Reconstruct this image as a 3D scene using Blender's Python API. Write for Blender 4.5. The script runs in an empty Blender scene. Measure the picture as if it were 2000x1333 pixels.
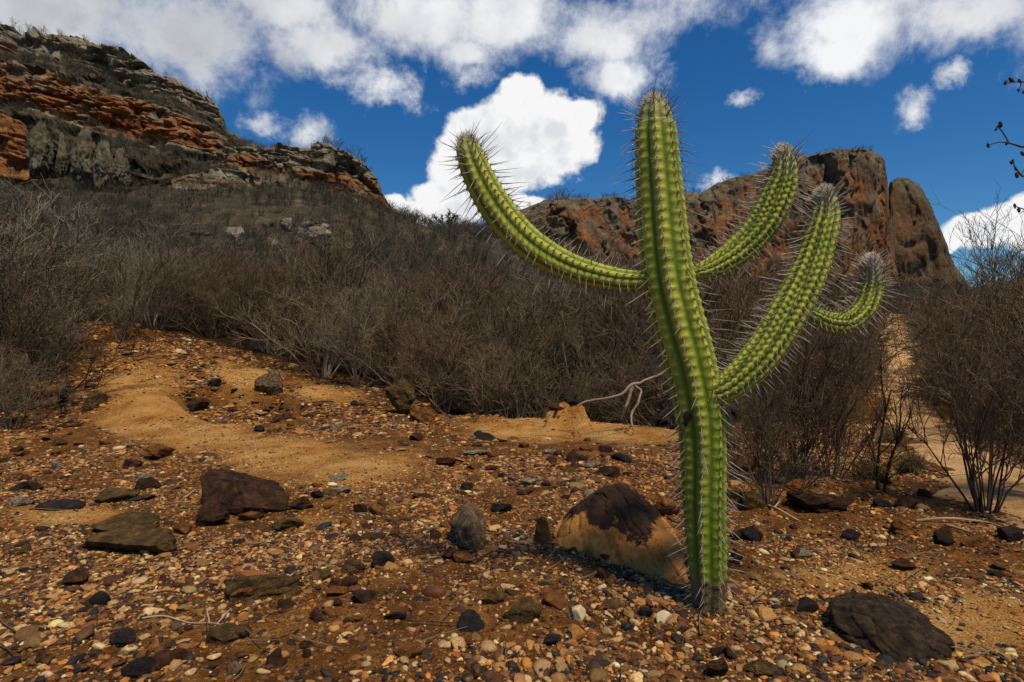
import bpy, bmesh, math, random
import numpy as np
from mathutils import Vector, Matrix

F = 1111.0; H = 1.0; CY = 666.0
SC = bpy.context.scene
COL = SC.collection
rnd = random.Random(7)

# ---------------------------------------------------------------- numpy noise
def _hash(i, j, k, seed):
    n = (i.astype(np.int64)*73856093) ^ (j.astype(np.int64)*19349663) ^ (k.astype(np.int64)*83492791) ^ (seed*2654435)
    n = (n ^ (n >> 13)) * 1274126177
    n = n ^ (n >> 16)
    return (n & 0xFFFF).astype(np.float64)/65535.0
def vnoise(p, seed=0):
    p = np.asarray(p, float)
    f = np.floor(p); t = p - f; t = t*t*(3-2*t)
    i, j, k = f[..., 0].astype(np.int64), f[..., 1].astype(np.int64), f[..., 2].astype(np.int64)
    r = 0
    for a in (0, 1):
        wa = t[..., 0] if a else 1-t[..., 0]
        for b in (0, 1):
            wb = t[..., 1] if b else 1-t[..., 1]
            for c in (0, 1):
                wc = t[..., 2] if c else 1-t[..., 2]
                r = r + wa*wb*wc*_hash(i+a, j+b, k+c, seed)
    return r*2-1
def fbm(p, seed=0, oct=4, rough=.5, lac=2.03):
    p = np.asarray(p, float); r = 0; a = 1; s = 0
    for o in range(oct):
        r = r + a*vnoise(p*(lac**o)+o*17.3, seed+o); s += a; a *= rough
    return r/s
def ridged(p, seed=0, oct=4):
    p = np.asarray(p, float); r = 0; a = 1; s = 0
    for o in range(oct):
        r = r + a*(1-np.abs(vnoise(p*(2.03**o)+o*9.1, seed+o))); s += a; a *= .5
    return r/s
def cells(p, seed=0):
    p = np.asarray(p, float); f = np.floor(p).astype(np.int64); best = np.full(p.shape[:-1], 9e9); sec = best.copy(); val = np.zeros(p.shape[:-1])
    for a in (-1, 0, 1):
        for b in (-1, 0, 1):
            for c in (-1, 0, 1):
                i, j, k = f[..., 0]+a, f[..., 1]+b, f[..., 2]+c
                o = np.stack([i+_hash(i, j, k, seed), j+_hash(i, j, k, seed+1), k+_hash(i, j, k, seed+2)], -1)
                d = ((p-o)**2).sum(-1); v = _hash(i, j, k, seed+3)
                m = d < best; sec = np.where(m, best, np.minimum(sec, d)); val = np.where(m, v, val); best = np.where(m, d, best)
    return val*2-1, np.sqrt(sec)-np.sqrt(best)
def sstep(a, b, x):
    t = np.clip((np.asarray(x, float)-a)/(b-a), 0, 1); return t*t*(3-2*t)

def P(px, py, Y):
    return np.array([(px-1000)/F*Y, Y, H+(CY-py)/F*Y])

# ---------------------------------------------------------------- terrain height
CP = []
def cp(px, Y, py=None, z=None):
    s = (z/Y) if z is not None else H/Y+(CY-py)/F
    CP.append((px/1000, math.log(Y), s))
for px in (-400, 0, 500, 1000, 1500, 2000, 2400):
    for Y in (.5, 1.2, 2.2, 3.4): cp(px, Y, z=0)
for px, Y, z in ((-300, 6, .1), (0, 6.5, .03), (300, 6, .02), (600, 5.5, 0), (900, 6.5, .0), (1300, 5.5, 0), (1700, 5.5, 0), (2100, 5, 0),
                 (100, 8.6, .42), (500, 8, .16), (800, 7.6, .05), (1200, 7.5, .05), (1500, 7, 0)): cp(px, Y, z=z)
for px, Y, py in ((-300, 11, 600), (50, 11, 650), (200, 11, 640), (450, 10.3, 692), (700, 9.3, 752), (900, 8.4, 800), (1150, 9, 782), (1400, 9, 780), (1760, 9.7, 780), (2100, 9, 780),
                  (-300, 20, 520), (0, 20, 560), (400, 20, 600), (750, 20, 625), (1100, 20, 655), (1500, 20, 675), (1755, 20, 680), (2200, 20, 690),
                  (-300, 40, 420), (0, 40, 455), (400, 40, 490), (750, 40, 535), (1100, 40, 585), (1500, 40, 610), (1750, 30, 645), (2200, 40, 640),
                  (-300, 64, 300), (0, 62, 350), (300, 62, 365), (500, 63, 360), (760, 66, 415), (850, 68, 445), (930, 70, 450), (1050, 78, 500), (1300, 85, 545), (1600, 90, 562), (1900, 80, 575), (2300, 80, 590),
                  (-300, 82, 250), (0, 80, 280), (300, 80, 300), (500, 80, 330), (760, 84, 440), (850, 90, 470), (930, 95, 480), (1050, 100, 500), (1300, 110, 545), (1600, 110, 570), (1900, 110, 590), (2300, 110, 610),
                  (-300, 200, 480), (200, 200, 480), (800, 200, 580), (1300, 200, 600), (1800, 200, 620), (2300, 200, 620)):
    cp(px, Y, py=py)
for px in (-300, 500, 1200, 2000): cp(px, 1200, z=0); cp(px, 500, z=10)
CP = np.array(CP)
_c2 = .12**2
def _k(d2): return np.sqrt(d2+_c2)
_A = _k((CP[:, None, 0]-CP[None, :, 0])**2+.6*(CP[:, None, 1]-CP[None, :, 1])**2)
_W = np.linalg.solve(_A+1e-6*np.eye(len(CP)), CP[:, 2])

def pxof(x, y): return 1000+F*x/np.maximum(y, .05)
def ground(x, y):
    x = np.asarray(x, float); y = np.asarray(y, float)
    th = np.arctan2(x, y); r = np.hypot(x, y)
    tc = np.clip(th, -.95, .95)
    u = 1+1.111*np.tan(tc); D = np.maximum(r*np.cos(tc), .5); w = np.log(D)
    s = np.zeros_like(u)
    for (a, b, _), k in zip(CP, _W):
        s = s + k*_k((u-a)**2+.6*(w-b)**2)
    z = s*D*(1-sstep(1.0, 1.9, np.abs(th)))
    px = u*1000
    # bank with a drop behind it, and the small earth pillar left standing on its lip
    edge = np.interp(px, [860, 900, 1060, 1300, 1380], [7.5, 7.45, 6.95, 6.0, 5.7])
    edge = edge + .10*fbm(np.stack([x*3, x*0, x*0], -1), 5, 3)
    inb = sstep(830, 930, px)*(1-sstep(1330, 1420, px))
    z = z-.45*inb*sstep(0, .22, D-edge)*(1-sstep(1.5, 4, D-edge))
    z = z+.06*inb*sstep(-.9, 0, D-edge)*(1-sstep(-.02, .12, D-edge))
    pil = np.maximum(np.abs(px-1108)/34, np.abs(D-6.78)/.3)+.65*fbm(np.stack([x*7, y*7, x*0], -1), 8, 4)
    z = z+(.17+.10*fbm(np.stack([x*11, y*11, x*0], -1), 9, 3))*(1-sstep(.6, 1.25, pil))
    # eroded hollow beside the sandy mound on the left
    e = np.hypot((px-470)/135, (D-7.6)/1.0)+.12*fbm(np.stack([x*2, y*2, x*0], -1), 3, 3)
    z = z-.24*(1-sstep(.84, 1.0, e))
    e = np.hypot((px-280)/95, (D-7.3)/.95)
    z = z+.13*(1-sstep(.2, 1.3, e))
    q = np.stack([x, y, x*0], -1)
    far = sstep(14, 40, r)
    z = z+(.040*fbm(q*.9, 11, 4)+.020*fbm(q*5, 12, 4))*(1-far)
    z = z+far*(1-sstep(150, 400, r))*(1.1*fbm(q*.09, 13, 5)+.25*fbm(q*.6, 14, 3))
    return z
def G1(x, y): return float(ground(np.array([x]), np.array([y]))[0])
_Ys = np.exp(np.linspace(math.log(1.0), math.log(120), 900))
def G(px, py):
    """ground point seen at a pixel of the photograph"""
    x = (px-1000)/F*_Ys; zr = H+(CY-py)/F*_Ys
    g = ground(x, _Ys)
    hit = np.nonzero(zr <= g)[0]
    i = hit[0] if len(hit) else 400
    return np.array([x[i], _Ys[i], g[i]])

def sandmask(x, y):
    """1 where bare fine sand lies, 0 where gravel covers it"""
    D = np.maximum(y, .3); px = pxof(x, y); q = np.stack([x, y, x*0], -1)
    n = .35*fbm(q*1.1, 21, 4)+.12*fbm(q*5, 22, 3)
    def ell(a, b, ra, rb): return 1-np.hypot((px-a)/ra, (np.log(D)-math.log(b))/rb)
    m = np.maximum.reduce([ell(285, 7.4, 120, .30), ell(400, 6.0, 130, .22), ell(560, 5.0, 170, .22), ell(700, 4.4, 170, .2)*.8,
                           ell(480, 9.2, 90, .1), ell(640, 8.6, 90, .10), ell(1080, 6.5, 230, .18), ell(1250, 6.0, 150, .14),
                           ell(130, 3.25, 150, .07), ell(1650, 2.4, 180, .12)*.7, ell(1900, 2.0, 200, .12)*.8, ell(620, 3.2, 100, .06)*.6])
    return sstep(-.05, .62, m+n)*(y > .5)
PATHX = [(2.6, 2300), (3.3, 2090), (3.8, 1965), (4.6, 1885), (5.5, 1835), (7.2, 1790), (9.7, 1762), (14, 1755), (20, 1752), (30, 1745), (34, 1735)]
def pathx(y): return (np.interp(np.log(y), [math.log(a) for a, b in PATHX], [b for a, b in PATHX])-1000)/F*y

# ---------------------------------------------------------------- mesh helpers
def mesh_np(name, verts, faces, mat=None, smooth=True, col=None, attrs=None, uv=None):
    verts = np.asarray(verts, np.float32); faces = np.asarray(faces, np.int32)
    me = bpy.data.meshes.new(name)
    me.vertices.add(len(verts)); me.vertices.foreach_set('co', verts.ravel())
    n, k = faces.shape
    me.loops.add(n*k); me.loops.foreach_set('vertex_index', faces.ravel())
    me.polygons.add(n)
    me.polygons.foreach_set('loop_start', np.arange(0, n*k, k, dtype=np.int32))
    me.polygons.foreach_set('use_smooth', np.full(n, smooth, dtype=bool))
    if col is not None:
        a = me.attributes.new('col', 'FLOAT_COLOR', 'POINT')
        c = np.ones((len(verts), 4), np.float32); c[:, :3] = col; a.data.foreach_set('color', c.ravel())
    for nm, v in (attrs or {}).items():
        a = me.attributes.new(nm, 'FLOAT', 'POINT'); a.data.foreach_set('value', np.asarray(v, np.float32).ravel())
    me.update(calc_edges=True)
    if mat: me.materials.append(mat)
    return me
def link(name, me, parent=None, loc=None, rot=None, scale=None):
    o = bpy.data.objects.new(name, me); COL.objects.link(o)
    if parent: o.parent = parent
    if loc is not None: o.location = [float(v) for v in loc]
    if rot is not None: o.rotation_euler = rot
    if scale is not None: o.scale = scale
    return o
def tag(o, label=None, cat=None, group=None, kind=None):
    if label: o['label'] = label
    if cat: o['category'] = cat
    if group: o['group'] = group
    if kind: o['kind'] = kind
    return o
def grid_faces(nr, nc, wrap=False):
    i = np.arange(nr-1)[:, None]; j = np.arange(nc if wrap else nc-1)[None, :]
    a = i*nc+j; b = i*nc+(j+1) % nc; c = (i+1)*nc+(j+1) % nc; d = (i+1)*nc+j
    return np.stack([a, b, c, d], -1).reshape(-1, 4)
def ico(sub):
    bm = bmesh.new(); bmesh.ops.create_icosphere(bm, subdivisions=sub, radius=1)
    v = np.array([x.co[:] for x in bm.verts]); f = np.array([[q.index for q in x.verts] for x in bm.faces]); bm.free()
    return v, f
ICO = {k: ico(k) for k in (1, 2, 3, 5)}

# ---------------------------------------------------------------- materials
class NT:
    def __init__(s, nt): s.nt = nt; s.n = nt.nodes; s.l = nt.links
    def node(s, t, **kw):
        n = s.n.new(t)
        for k, v in kw.items(): setattr(n, k, v)
        return n
    def put(s, sock, v):
        if isinstance(v, bpy.types.NodeSocket): s.l.new(v, sock)
        else:
            if sock.type == 'RGBA' and len(v) == 3: v = (*v, 1)
            sock.default_value = v
    def math(s, op, a, b=None, c=None, clamp=False):
        n = s.node('ShaderNodeMath', operation=op, use_clamp=clamp)
        for i, v in enumerate((a, b, c)):
            if v is not None: s.put(n.inputs[i], v)
        return n.outputs[0]
    def vec(s, op, a, b=None):
        n = s.node('ShaderNodeVectorMath', operation=op); s.put(n.inputs[0], a)
        if b is not None: s.put(n.inputs[1], b)
        return n.outputs['Value'] if op in ('LENGTH', 'DOT_PRODUCT', 'DISTANCE') else n.outputs[0]
    def noise(s, scale, detail=4, rough=.55, vec=None, dist=0, out='Fac'):
        n = s.node('ShaderNodeTexNoise'); n.inputs['Scale'].default_value = scale
        n.inputs['Detail'].default_value = detail; n.inputs['Roughness'].default_value = rough; n.inputs['Distortion'].default_value = dist
        if vec is not None: s.l.new(vec, n.inputs['Vector'])
        return n.outputs[out]
    def vor(s, scale, vec=None, feat='F1', out='Distance', rand=1):
        n = s.node('ShaderNodeTexVoronoi', feature=feat); n.inputs['Scale'].default_value = scale; n.inputs['Randomness'].default_value = rand
        if vec is not None: s.l.new(vec, n.inputs['Vector'])
        return n.outputs[out]
    def ramp(s, f, pts, interp='LINEAR'):
        n = s.node('ShaderNodeValToRGB'); n.color_ramp.interpolation = interp
        e = n.color_ramp.elements
        while len(e) < len(pts): e.new(.5)
        for q, (p, c) in zip(e, pts):
            q.position = p; q.color = (*c, 1) if len(c) == 3 else c
        s.put(n.inputs[0], f); return n.outputs[0]
    def mr(s, f, a, b, c=0, d=1, smooth=True):
        n = s.node('ShaderNodeMapRange', interpolation_type='SMOOTHSTEP' if smooth else 'LINEAR')
        s.put(n.inputs[0], f)
        for i, v in enumerate((a, b, c, d)): n.inputs[i+1].default_value = v
        return n.outputs[0]
    def mix(s, f, a, b, mode='MIX'):
        n = s.node('ShaderNodeMix', data_type='RGBA', blend_type=mode)
        s.put(n.inputs[0], f); s.put(n.inputs[6], a); s.put(n.inputs[7], b); return n.outputs[2]
    def attr(s, name, out='Fac'):
        n = s.node('ShaderNodeAttribute', attribute_name=name); return n.outputs[out]
    def bump(s, h, strength=.5, dist=.01, nrm=None):
        n = s.node('ShaderNodeBump'); n.inputs['Strength'].default_value = strength; n.inputs['Distance'].default_value = dist
        s.put(n.inputs['Height'], h)
        if nrm is not None: s.l.new(nrm, n.inputs['Normal'])
        return n.outputs[0]
def material(name):
    m = bpy.data.materials.new(name); m.use_nodes = True
    t = NT(m.node_tree); bs = t.n['Principled BSDF']; bs.inputs['Specular IOR Level'].default_value = .25
    return m, t, bs
def finish(t, bs, col, rough=.85, nrm=None, spec=None):
    t.put(bs.inputs['Base Color'], col); t.put(bs.inputs['Roughness'], rough)
    if nrm is not None: t.l.new(nrm, bs.inputs['Normal'])
    if spec is not None: bs.inputs['Specular IOR Level'].default_value = spec

def stone_mat(name, cols, scale=6, bump=.6, dist=.01, rough=.8, speck=None, lichen=None, spec=.25):
    m, t, bs = material(name)
    oc = t.node('ShaderNodeTexCoord').outputs['Object']
    oi = t.node('ShaderNodeObjectInfo').outputs['Random']
    off = t.vec('ADD', oc, t.node('ShaderNodeCombineXYZ').outputs[0])
    c = t.node('ShaderNodeCombineXYZ'); t.l.new(t.math('MULTIPLY', oi, 37.0), c.inputs[0]); t.l.new(t.math('MULTIPLY', oi, 11.0), c.inputs[1])
    v = t.vec('ADD', oc, c.outputs[0])
    n = t.noise(scale, 8, .65, v)
    k = len(cols)
    col = t.ramp(n, [(.3+.4*i/(max(k-1, 1)), cc) for i, cc in enumerate(cols)])
    if lichen:
        col = t.mix(t.mr(t.noise(scale*1.7, 6, .7, v), .55, .66), col, lichen)
    if speck:
        col = t.mix(t.mr(t.noise(scale*14, 3, .6, v), .62, .72), col, speck)
    fine = t.noise(scale*9, 5, .7, v)
    col = t.mix(t.mr(fine, .3, .5, .45, 0), col, (.02, .012, .008))
    b1 = t.bump(t.noise(scale*1.5, 8, .7, v), bump, dist*3)
    b2 = t.bump(fine, bump, dist, b1)
    finish(t, bs, col, rough, b2, spec)
    return m

# palettes
SAND = (.50, .235, .07); SAND2 = (.60, .32, .115)
M_boulder_orange, t, bs = material('orange_sandstone')
oc = t.node('ShaderNodeTexCoord').outputs['Object']
base = t.ramp(t.noise(11, 10, .74, oc), [(.3, (.24, .080, .014)), (.5, (.50, .20, .040)), (.68, (.68, .33, .09))])
st = t.attr('painted_shade')  # mask for the cactus shadow painted into the boulder colour
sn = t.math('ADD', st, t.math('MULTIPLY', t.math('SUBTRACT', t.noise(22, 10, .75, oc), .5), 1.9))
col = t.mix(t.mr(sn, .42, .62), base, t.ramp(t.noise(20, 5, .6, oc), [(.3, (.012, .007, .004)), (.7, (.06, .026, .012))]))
crk = t.vor(7, t.vec('ADD', oc, t.vec('MULTIPLY', t.noise(6, 4, .6, oc, out='Color'), (.25, .25, .25))), 'DISTANCE_TO_EDGE')
col = t.mix(t.mr(crk, 0, .012, .55, 0), col, (.05, .02, .01))
finish(t, bs, col, .85, t.bump(t.noise(60, 5, .7, oc), .6, .006, t.bump(t.noise(9, 8, .65, oc), .7, .03)))

def pair(name, cols, sc, bump, dist, rough=.8, **kw):
    return stone_mat(name, [tuple(c*k for c in q) for q, k in zip(cols, (.7, 1, 1.25))], sc*3.2, 1, dist*3.2, rough, **kw), stone_mat('small_'+name, cols, sc*.35, bump, .12, rough, **kw)
M_brown, m_brown = pair('brown_rock', [(.024, .011, .006), (.075, .032, .013), (.15, .068, .027)], 5, .9, .008)
M_dark, m_dark = pair('dark_rock', [(.010, .008, .007), (.024, .019, .017), (.055, .042, .034)], 7, .9, .005, .75, speck=(.14, .11, .08))
M_tan, m_tan = pair('tan_rock', [(.09, .05, .025), (.21, .125, .066), (.36, .235, .13)], 6, .8, .006)
M_olive, m_olive = pair('lichen_rock', [(.055, .030, .010), (.145, .080, .022), (.26, .150, .048)], 6, .9, .006, speck=(.20, .14, .06), lichen=(.09, .062, .024))
M_orange, m_orange = pair('orange_rock', [(.11, .038, .010), (.28, .105, .024), (.44, .19, .05)], 6, .8, .006)
M_pale, m_pale = pair('pale_rock', [(.16, .12, .075), (.34, .28, .19), (.50, .44, .32)], 8, .9, .005, lichen=(.10, .075, .045))
M_cream = stone_mat('cream_quartz', [(.50, .36, .19), (.62, .48, .28), (.70, .58, .38)], 34, .3, .002, .45)
M_red, m_red = pair('red_brown_rock', [(.035, .013, .008), (.105, .036, .016), (.20, .072, .03)], 6, .9, .006)
M_purple, m_purple = pair('purple_rock', [(.016, .011, .010), (.042, .027, .024), (.085, .055, .045)], 6, .8, .006, .7)
M_log = stone_mat('layered_dark_rock', [(.018, .011, .006), (.065, .040, .022), (.16, .10, .055)], 30, 1, .02)
# ground
M_ground, t, bs = material('gravelly_soil')
g = t.node('ShaderNodeNewGeometry').outputs['Position']
sand = t.attr('sand'); litter = t.attr('litter'); hill = t.attr('hill')
scol = t.ramp(t.noise(2.5, 8, .7, g), [(.3, (.34, .12, .018)), (.46, (.62, .285, .062)), (.64, (.80, .47, .165))])
scol = t.mix(t.mr(t.noise(90, 3, .7, g), .55, .7, 0, .5), scol, (.66, .42, .2))
scol = t.mix(t.mr(t.noise(70, 3, .7, g), .30, .45, .6, 0), scol, (.09, .03, .01))
gcol = t.ramp(t.noise(3.2, 8, .7, g), [(.3, (.055, .019, .004)), (.5, (.22, .082, .014)), (.7, (.50, .225, .048))])
vc = t.vor(75, g, out='Color'); vd = t.vor(75, g)
peb = t.ramp(t.vec('DOT_PRODUCT', vc, (.33, .33, .34)), [(.2, (.02, .009, .006)), (.42, (.12, .04, .015)), (.55, (.28, .12, .04)), (.8, (.58, .38, .2))])
gcol = t.mix(t.mr(vd, .45, .2, 0, .85), gcol, peb)
vc2 = t.vor(28, g, out='Color'); vd2 = t.vor(28, g)
peb2 = t.ramp(t.vec('DOT_PRODUCT', vc2, (.33, .33, .34)), [(.25, (.02, .009, .006)), (.5, (.15, .05, .016)), (.75, (.45, .27, .13))])
gcol = t.mix(t.math('MULTIPLY', t.mr(vd2, .42, .3, 0, .8), t.mr(t.noise(4, 4, .6, g), .48, .56)), gcol, peb2)
col = t.mix(sand, gcol, scol)
lcol = t.ramp(t.noise(6, 8, .75, g), [(.3, (.012, .008, .005)), (.5, (.04, .022, .012)), (.7, (.10, .055, .028))])
col = t.mix(litter, col, lcol)
hcol = t.ramp(t.noise(.5, 10, .75, g), [(.3, (.028, .023, .014)), (.48, (.065, .052, .033)), (.60, (.13, .095, .058)), (.70, (.28, .21, .135))])
col = t.mix(hill, col, hcol)
hh = t.math('ADD', t.math('MULTIPLY', t.noise(25, 8, .75, g), 1.0), t.math('MULTIPLY', vd, -.6))
finish(t, bs, col, .92, t.bump(hh, .9, .035, t.bump(t.noise(7, 8, .7, g), .8, .10)), .15)

M_path, t, bs = material('sandy_path')
g = t.node('ShaderNodeNewGeometry').outputs['Position']
col = t.ramp(t.noise(2.2, 8, .75, g), [(.28, (.22, .11, .045)), (.45, (.46, .26, .11)), (.65, (.62, .39, .19))])
col = t.mix(t.mr(t.noise(60, 4, .7, g), .35, .5, .6, 0), col, (.06, .03, .015))
finish(t, bs, col, .95, t.bump(t.noise(30, 8, .75, g), .7, .02), .1)

M_gravel, t, bs = material('pebbles')
c = t.attr('col', 'Color'); oc = t.node('ShaderNodeTexCoord').outputs['Object']
col = t.mix(t.mr(t.noise(120, 4, .7, oc), .35, .6, .5, 0), c, t.mix(1, c, (.35, .28, .22), 'MULTIPLY'))
finish(t, bs, col, .62, t.bump(t.noise(160, 5, .7, oc), .45, .004), .3)

# bark and twigs
def twig_mat(name, a, b, rough=.9):
    m, t, bs = material(name)
    oi = t.node('ShaderNodeObjectInfo').outputs['Random']
    g = t.node('ShaderNodeNewGeometry').outputs['Position']
    col = t.mix(t.mr(t.noise(2.3, 4, .6, g), .35, .65), a, b)
    col = t.mix(t.mr(oi, .5, 1, 0, .6, False), col, (a[0]*.7, a[1]*.62, a[2]*.58)); col = t.mix(t.mr(oi, .3, 0, 0, .5, False), col, (b[0]*1.2, b[1]*1.15, b[2]*1.1))
    finish(t, bs, col, rough, None, .15)
    return m
M_twig = twig_mat('dry_twig_bark', (.082, .060, .035), (.205, .152, .092))
M_twig_red = twig_mat('reddish_twig_bark', (.088, .056, .032), (.20, .135, .080))
M_twig_grey = twig_mat('grey_twig_bark', (.105, .082, .056), (.29, .235, .165))
M_twig_dark = twig_mat('dark_twig_bark', (.035, .025, .017), (.10, .070, .048))
M_scrub = twig_mat('hillside_scrub_bark', (.060, .051, .034), (.155, .130, .090))
M_leaf = twig_mat('dry_leaf', (.13, .078, .038), (.30, .20, .11))
M_pale_wood = twig_mat('bleached_wood', (.26, .19, .125), (.44, .34, .23))

# cliffs
def cliff_mat(name, grey, oranges, zs, seed):
    m, t, bs = material(name)
    g = t.node('ShaderNodeNewGeometry').outputs['Position']
    sep = t.node('ShaderNodeSeparateXYZ'); t.l.new(g, sep.inputs[0])
    w = t.noise(.12, 5, .6, g)
    zz = t.math('ADD', sep.outputs[2], t.math('ADD', t.math('MULTIPLY', w, 5.0), t.math('MULTIPLY', sep.outputs[0], .12)))
    cv = t.node('ShaderNodeCombineXYZ'); t.l.new(t.math('MULTIPLY', sep.outputs[0], .1), cv.inputs[0]); t.l.new(t.math('MULTIPLY', zz, zs), cv.inputs[2]); cv.inputs[1].default_value = seed
    band = t.noise(1.0, 9, .68, cv.outputs[0])
    orange = t.ramp(band, [(.30, oranges[0]), (.44, oranges[1]), (.56, oranges[2]), (.68, oranges[3])])
    gv = t.noise(.55, 10, .76, t.vec('MULTIPLY', g, (1, 1, .8)))
    greyc = t.ramp(gv, [(.34, grey[0]), (.5, grey[1]), (.66, grey[2])])
    mask = t.math('ADD', t.attr('grey'), t.math('MULTIPLY', t.math('SUBTRACT', t.noise(.24, 9, .75, g), .5), 2.4))
    col = t.mix(t.mr(mask, .38, .62), orange, greyc)
    # dark water streaks run down the face
    sv = t.vec('MULTIPLY', g, (.55, .55, .06))
    col = t.mix(t.mr(t.noise(1.2, 7, .7, sv), .55, .72, 0, .6), col, (.03, .022, .018))
    col = t.mix(t.mr(t.noise(2.4, 6, .75, g), .30, .44, .6, 0), col, (.02, .014, .010))
    col = t.mix(t.mr(t.attr('grey'), 1.15, 1.7), col, t.ramp(t.noise(.5, 10, .75, g), [(.3, (.035, .028, .018)), (.5, (.085, .068, .043)), (.62, (.17, .125, .078)), (.72, (.34, .25, .16))]))
    b = t.bump(t.noise(1.3, 10, .75, g), .8, .45, t.bump(band, .8, .5))
    finish(t, bs, col, .95, b, .1)
    return m
GREYS = [(.085, .068, .046), (.24, .20, .135), (.43, .365, .26)]
M_cliff = cliff_mat('banded_cliff_rock', GREYS, [(.06, .022, .010), (.20, .066, .022), (.36, .15, .052), (.60, .38, .19)], 1.0, 3)
M_outcrop = cliff_mat('weathered_outcrop_rock', [(.09, .072, .048), (.24, .20, .135), (.42, .355, .25)], [(.05, .022, .012), (.17, .07, .025), (.30, .13, .045), (.40, .22, .10)], 1.3, 9)
M_mesa = cliff_mat('red_mesa_rock', [(.06, .043, .028), (.15, .112, .072), (.26, .20, .125)], [(.06, .031, .019), (.16, .072, .036), (.28, .115, .045), (.56, .17, .038)], .12, 17)
M_dome = cliff_mat('brown_rock_fin', [(.05, .037, .023), (.12, .092, .058), (.20, .155, .10)], [(.045, .031, .020), (.09, .058, .034), (.14, .080, .042), (.25, .105, .04)], .12, 23)
M_knob = stone_mat('grey_yellow_rock', [(.05, .042, .024), (.24, .20, .12), (.46, .40, .26)], 1.3, 1, .3, .95)
M_hillrock = stone_mat('pale_hillside_rock', [(.10, .08, .055), (.26, .215, .155), (.45, .40, .32)], .9, .8, .12)

# cactus
M_cactus, t, bs = material('ribbed_cactus_skin')
g = t.node('ShaderNodeTexCoord').outputs['Object']
cr = t.attr('crest'); tip = t.attr('tip'); cork = t.attr('cork'); age = t.attr('young')
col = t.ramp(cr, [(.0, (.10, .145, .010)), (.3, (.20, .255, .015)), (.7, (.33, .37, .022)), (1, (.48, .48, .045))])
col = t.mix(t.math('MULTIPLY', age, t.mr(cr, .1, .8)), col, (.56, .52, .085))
col = t.mix(t.mr(t.noise(9, 6, .65, g), .4, .75, 0, .5), col, (.12, .19, .016))
col = t.mix(t.mr(t.noise(38, 5, .7, g), .56, .70, 0, .5), col, (.22, .26, .10))
col = t.mix(t.math('MULTIPLY', t.attr('old'), .75), col, t.mix(1, col, (.50, .62, .75), 'MULTIPLY'))
blem = t.noise(16, 8, .75, g)
col = t.mix(t.mr(blem, .60, .68, 0, .8), col, (.17, .12, .055))
col = t.mix(t.mr(t.noise(7, 9, .8, t.vec('ADD', g, (3, 1, 2))), .62, .66, 0, .7), col, (.07, .05, .02))
col = t.mix(t.math('MULTIPLY', tip, .7), col, (.30, .27, .17))
ck = t.math('ADD', cork, t.math('MULTIPLY', t.math('SUBTRACT', t.noise(22, 6, .7, g), .5), .8))
col = t.mix(t.mr(ck, .42, .62), col, t.ramp(t.noise(30, 5, .7, g), [(.3, (.04, .025, .012)), (.7, (.22, .15, .075))]))
bs.inputs['Subsurface Weight'].default_value = 0.0
finish(t, bs, col, t.mr(blem, .4, .7, .5, .8), t.bump(t.noise(70, 5, .7, g), .5, .005, t.bump(blem, .4, .01)), .25)
M_spine, t, bs = material('cactus_spine')
sc_ = t.ramp(t.attr('along'), [(.0, (.06, .045, .03)), (.15, (.30, .26, .21)), (.7, (.46, .40, .33)), (1, (.10, .06, .035))])
finish(t, bs, t.mix(t.attr('dusk'), sc_, (.10, .075, .05)), .55, None, .3)
M_areole, t, bs = material('areole_felt'); finish(t, bs, (.045, .036, .028), .95)
M_wool, t, bs = material('white_wool'); finish(t, bs, (.78, .70, .60), .9)
M_scar = stone_mat('dark_scar_tissue', [(.008, .006, .004), (.025, .016, .010), (.06, .04, .022)], 40, 1, .01)

# ---------------------------------------------------------------- ground sheet
def build_ground():
    th = np.concatenate([np.linspace(-math.pi, -.95, 36, endpoint=False), np.linspace(-.95, .95, 640), np.linspace(.95, math.pi, 37)[1:]])
    r = np.concatenate([np.exp(np.linspace(math.log(.25), math.log(120), 620)), np.exp(np.linspace(math.log(126), math.log(4000), 40))])
    R, T = np.meshgrid(r, th, indexing='ij')
    x = R*np.sin(T); y = R*np.cos(T)
    z = ground(x, y)
    v = np.stack([x, y, z], -1).reshape(-1, 3)
    nr, nc = R.shape
    f = grid_faces(nr, nc)
    v = np.vstack([v, [[0, 0, 0]]]); ctr = len(v)-1
    f = f[:, ::-1]
    j = np.arange(nc-1)
    tri = np.stack([np.full(nc-1, ctr), j+1, j, j], -1)  # degenerate quads avoided below
    xx, yy = x.ravel(), y.ravel()
    sm = np.append(sandmask(xx, yy), 0); 
    front = frontY(pxof(xx, yy))
    lit = sstep(-.4, .9, yy-front)*(yy > 1)
    pd = np.abs(xx-pathx(np.clip(yy, 2, 40)))
    lit = lit*sstep(.4, 1.2, pd)
    hl = sstep(13, 26, np.hypot(xx, yy))
    me = mesh_np('ground', v, f, M_ground, True, attrs={'sand': sm, 'litter': np.append(lit, 0), 'hill': np.append(hl, 0)})
    o = link('ground', me); tag(o, 'orange gravelly soil rising into the scrub covered hillside', None, None, 'structure')
    # small disc closing the hole under the camera
    n = 24
    a = np.linspace(0, 2*math.pi, n, endpoint=False)
    return o
FRONT = [(-400, 6.0), (-100, 6.4), (40, 7.6), (110, 9.6), (180, 11.2), (450, 10.4), (700, 9.3), (900, 8.2), (1060, 7.9), (1250, 7.2), (1400, 6.6), (1600, 6.8), (1900, 6.6), (2100, 5.4), (2400, 5)]
def frontY(px): return np.interp(px, [a for a, b in FRONT], [b for a, b in FRONT])
build_ground()

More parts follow.
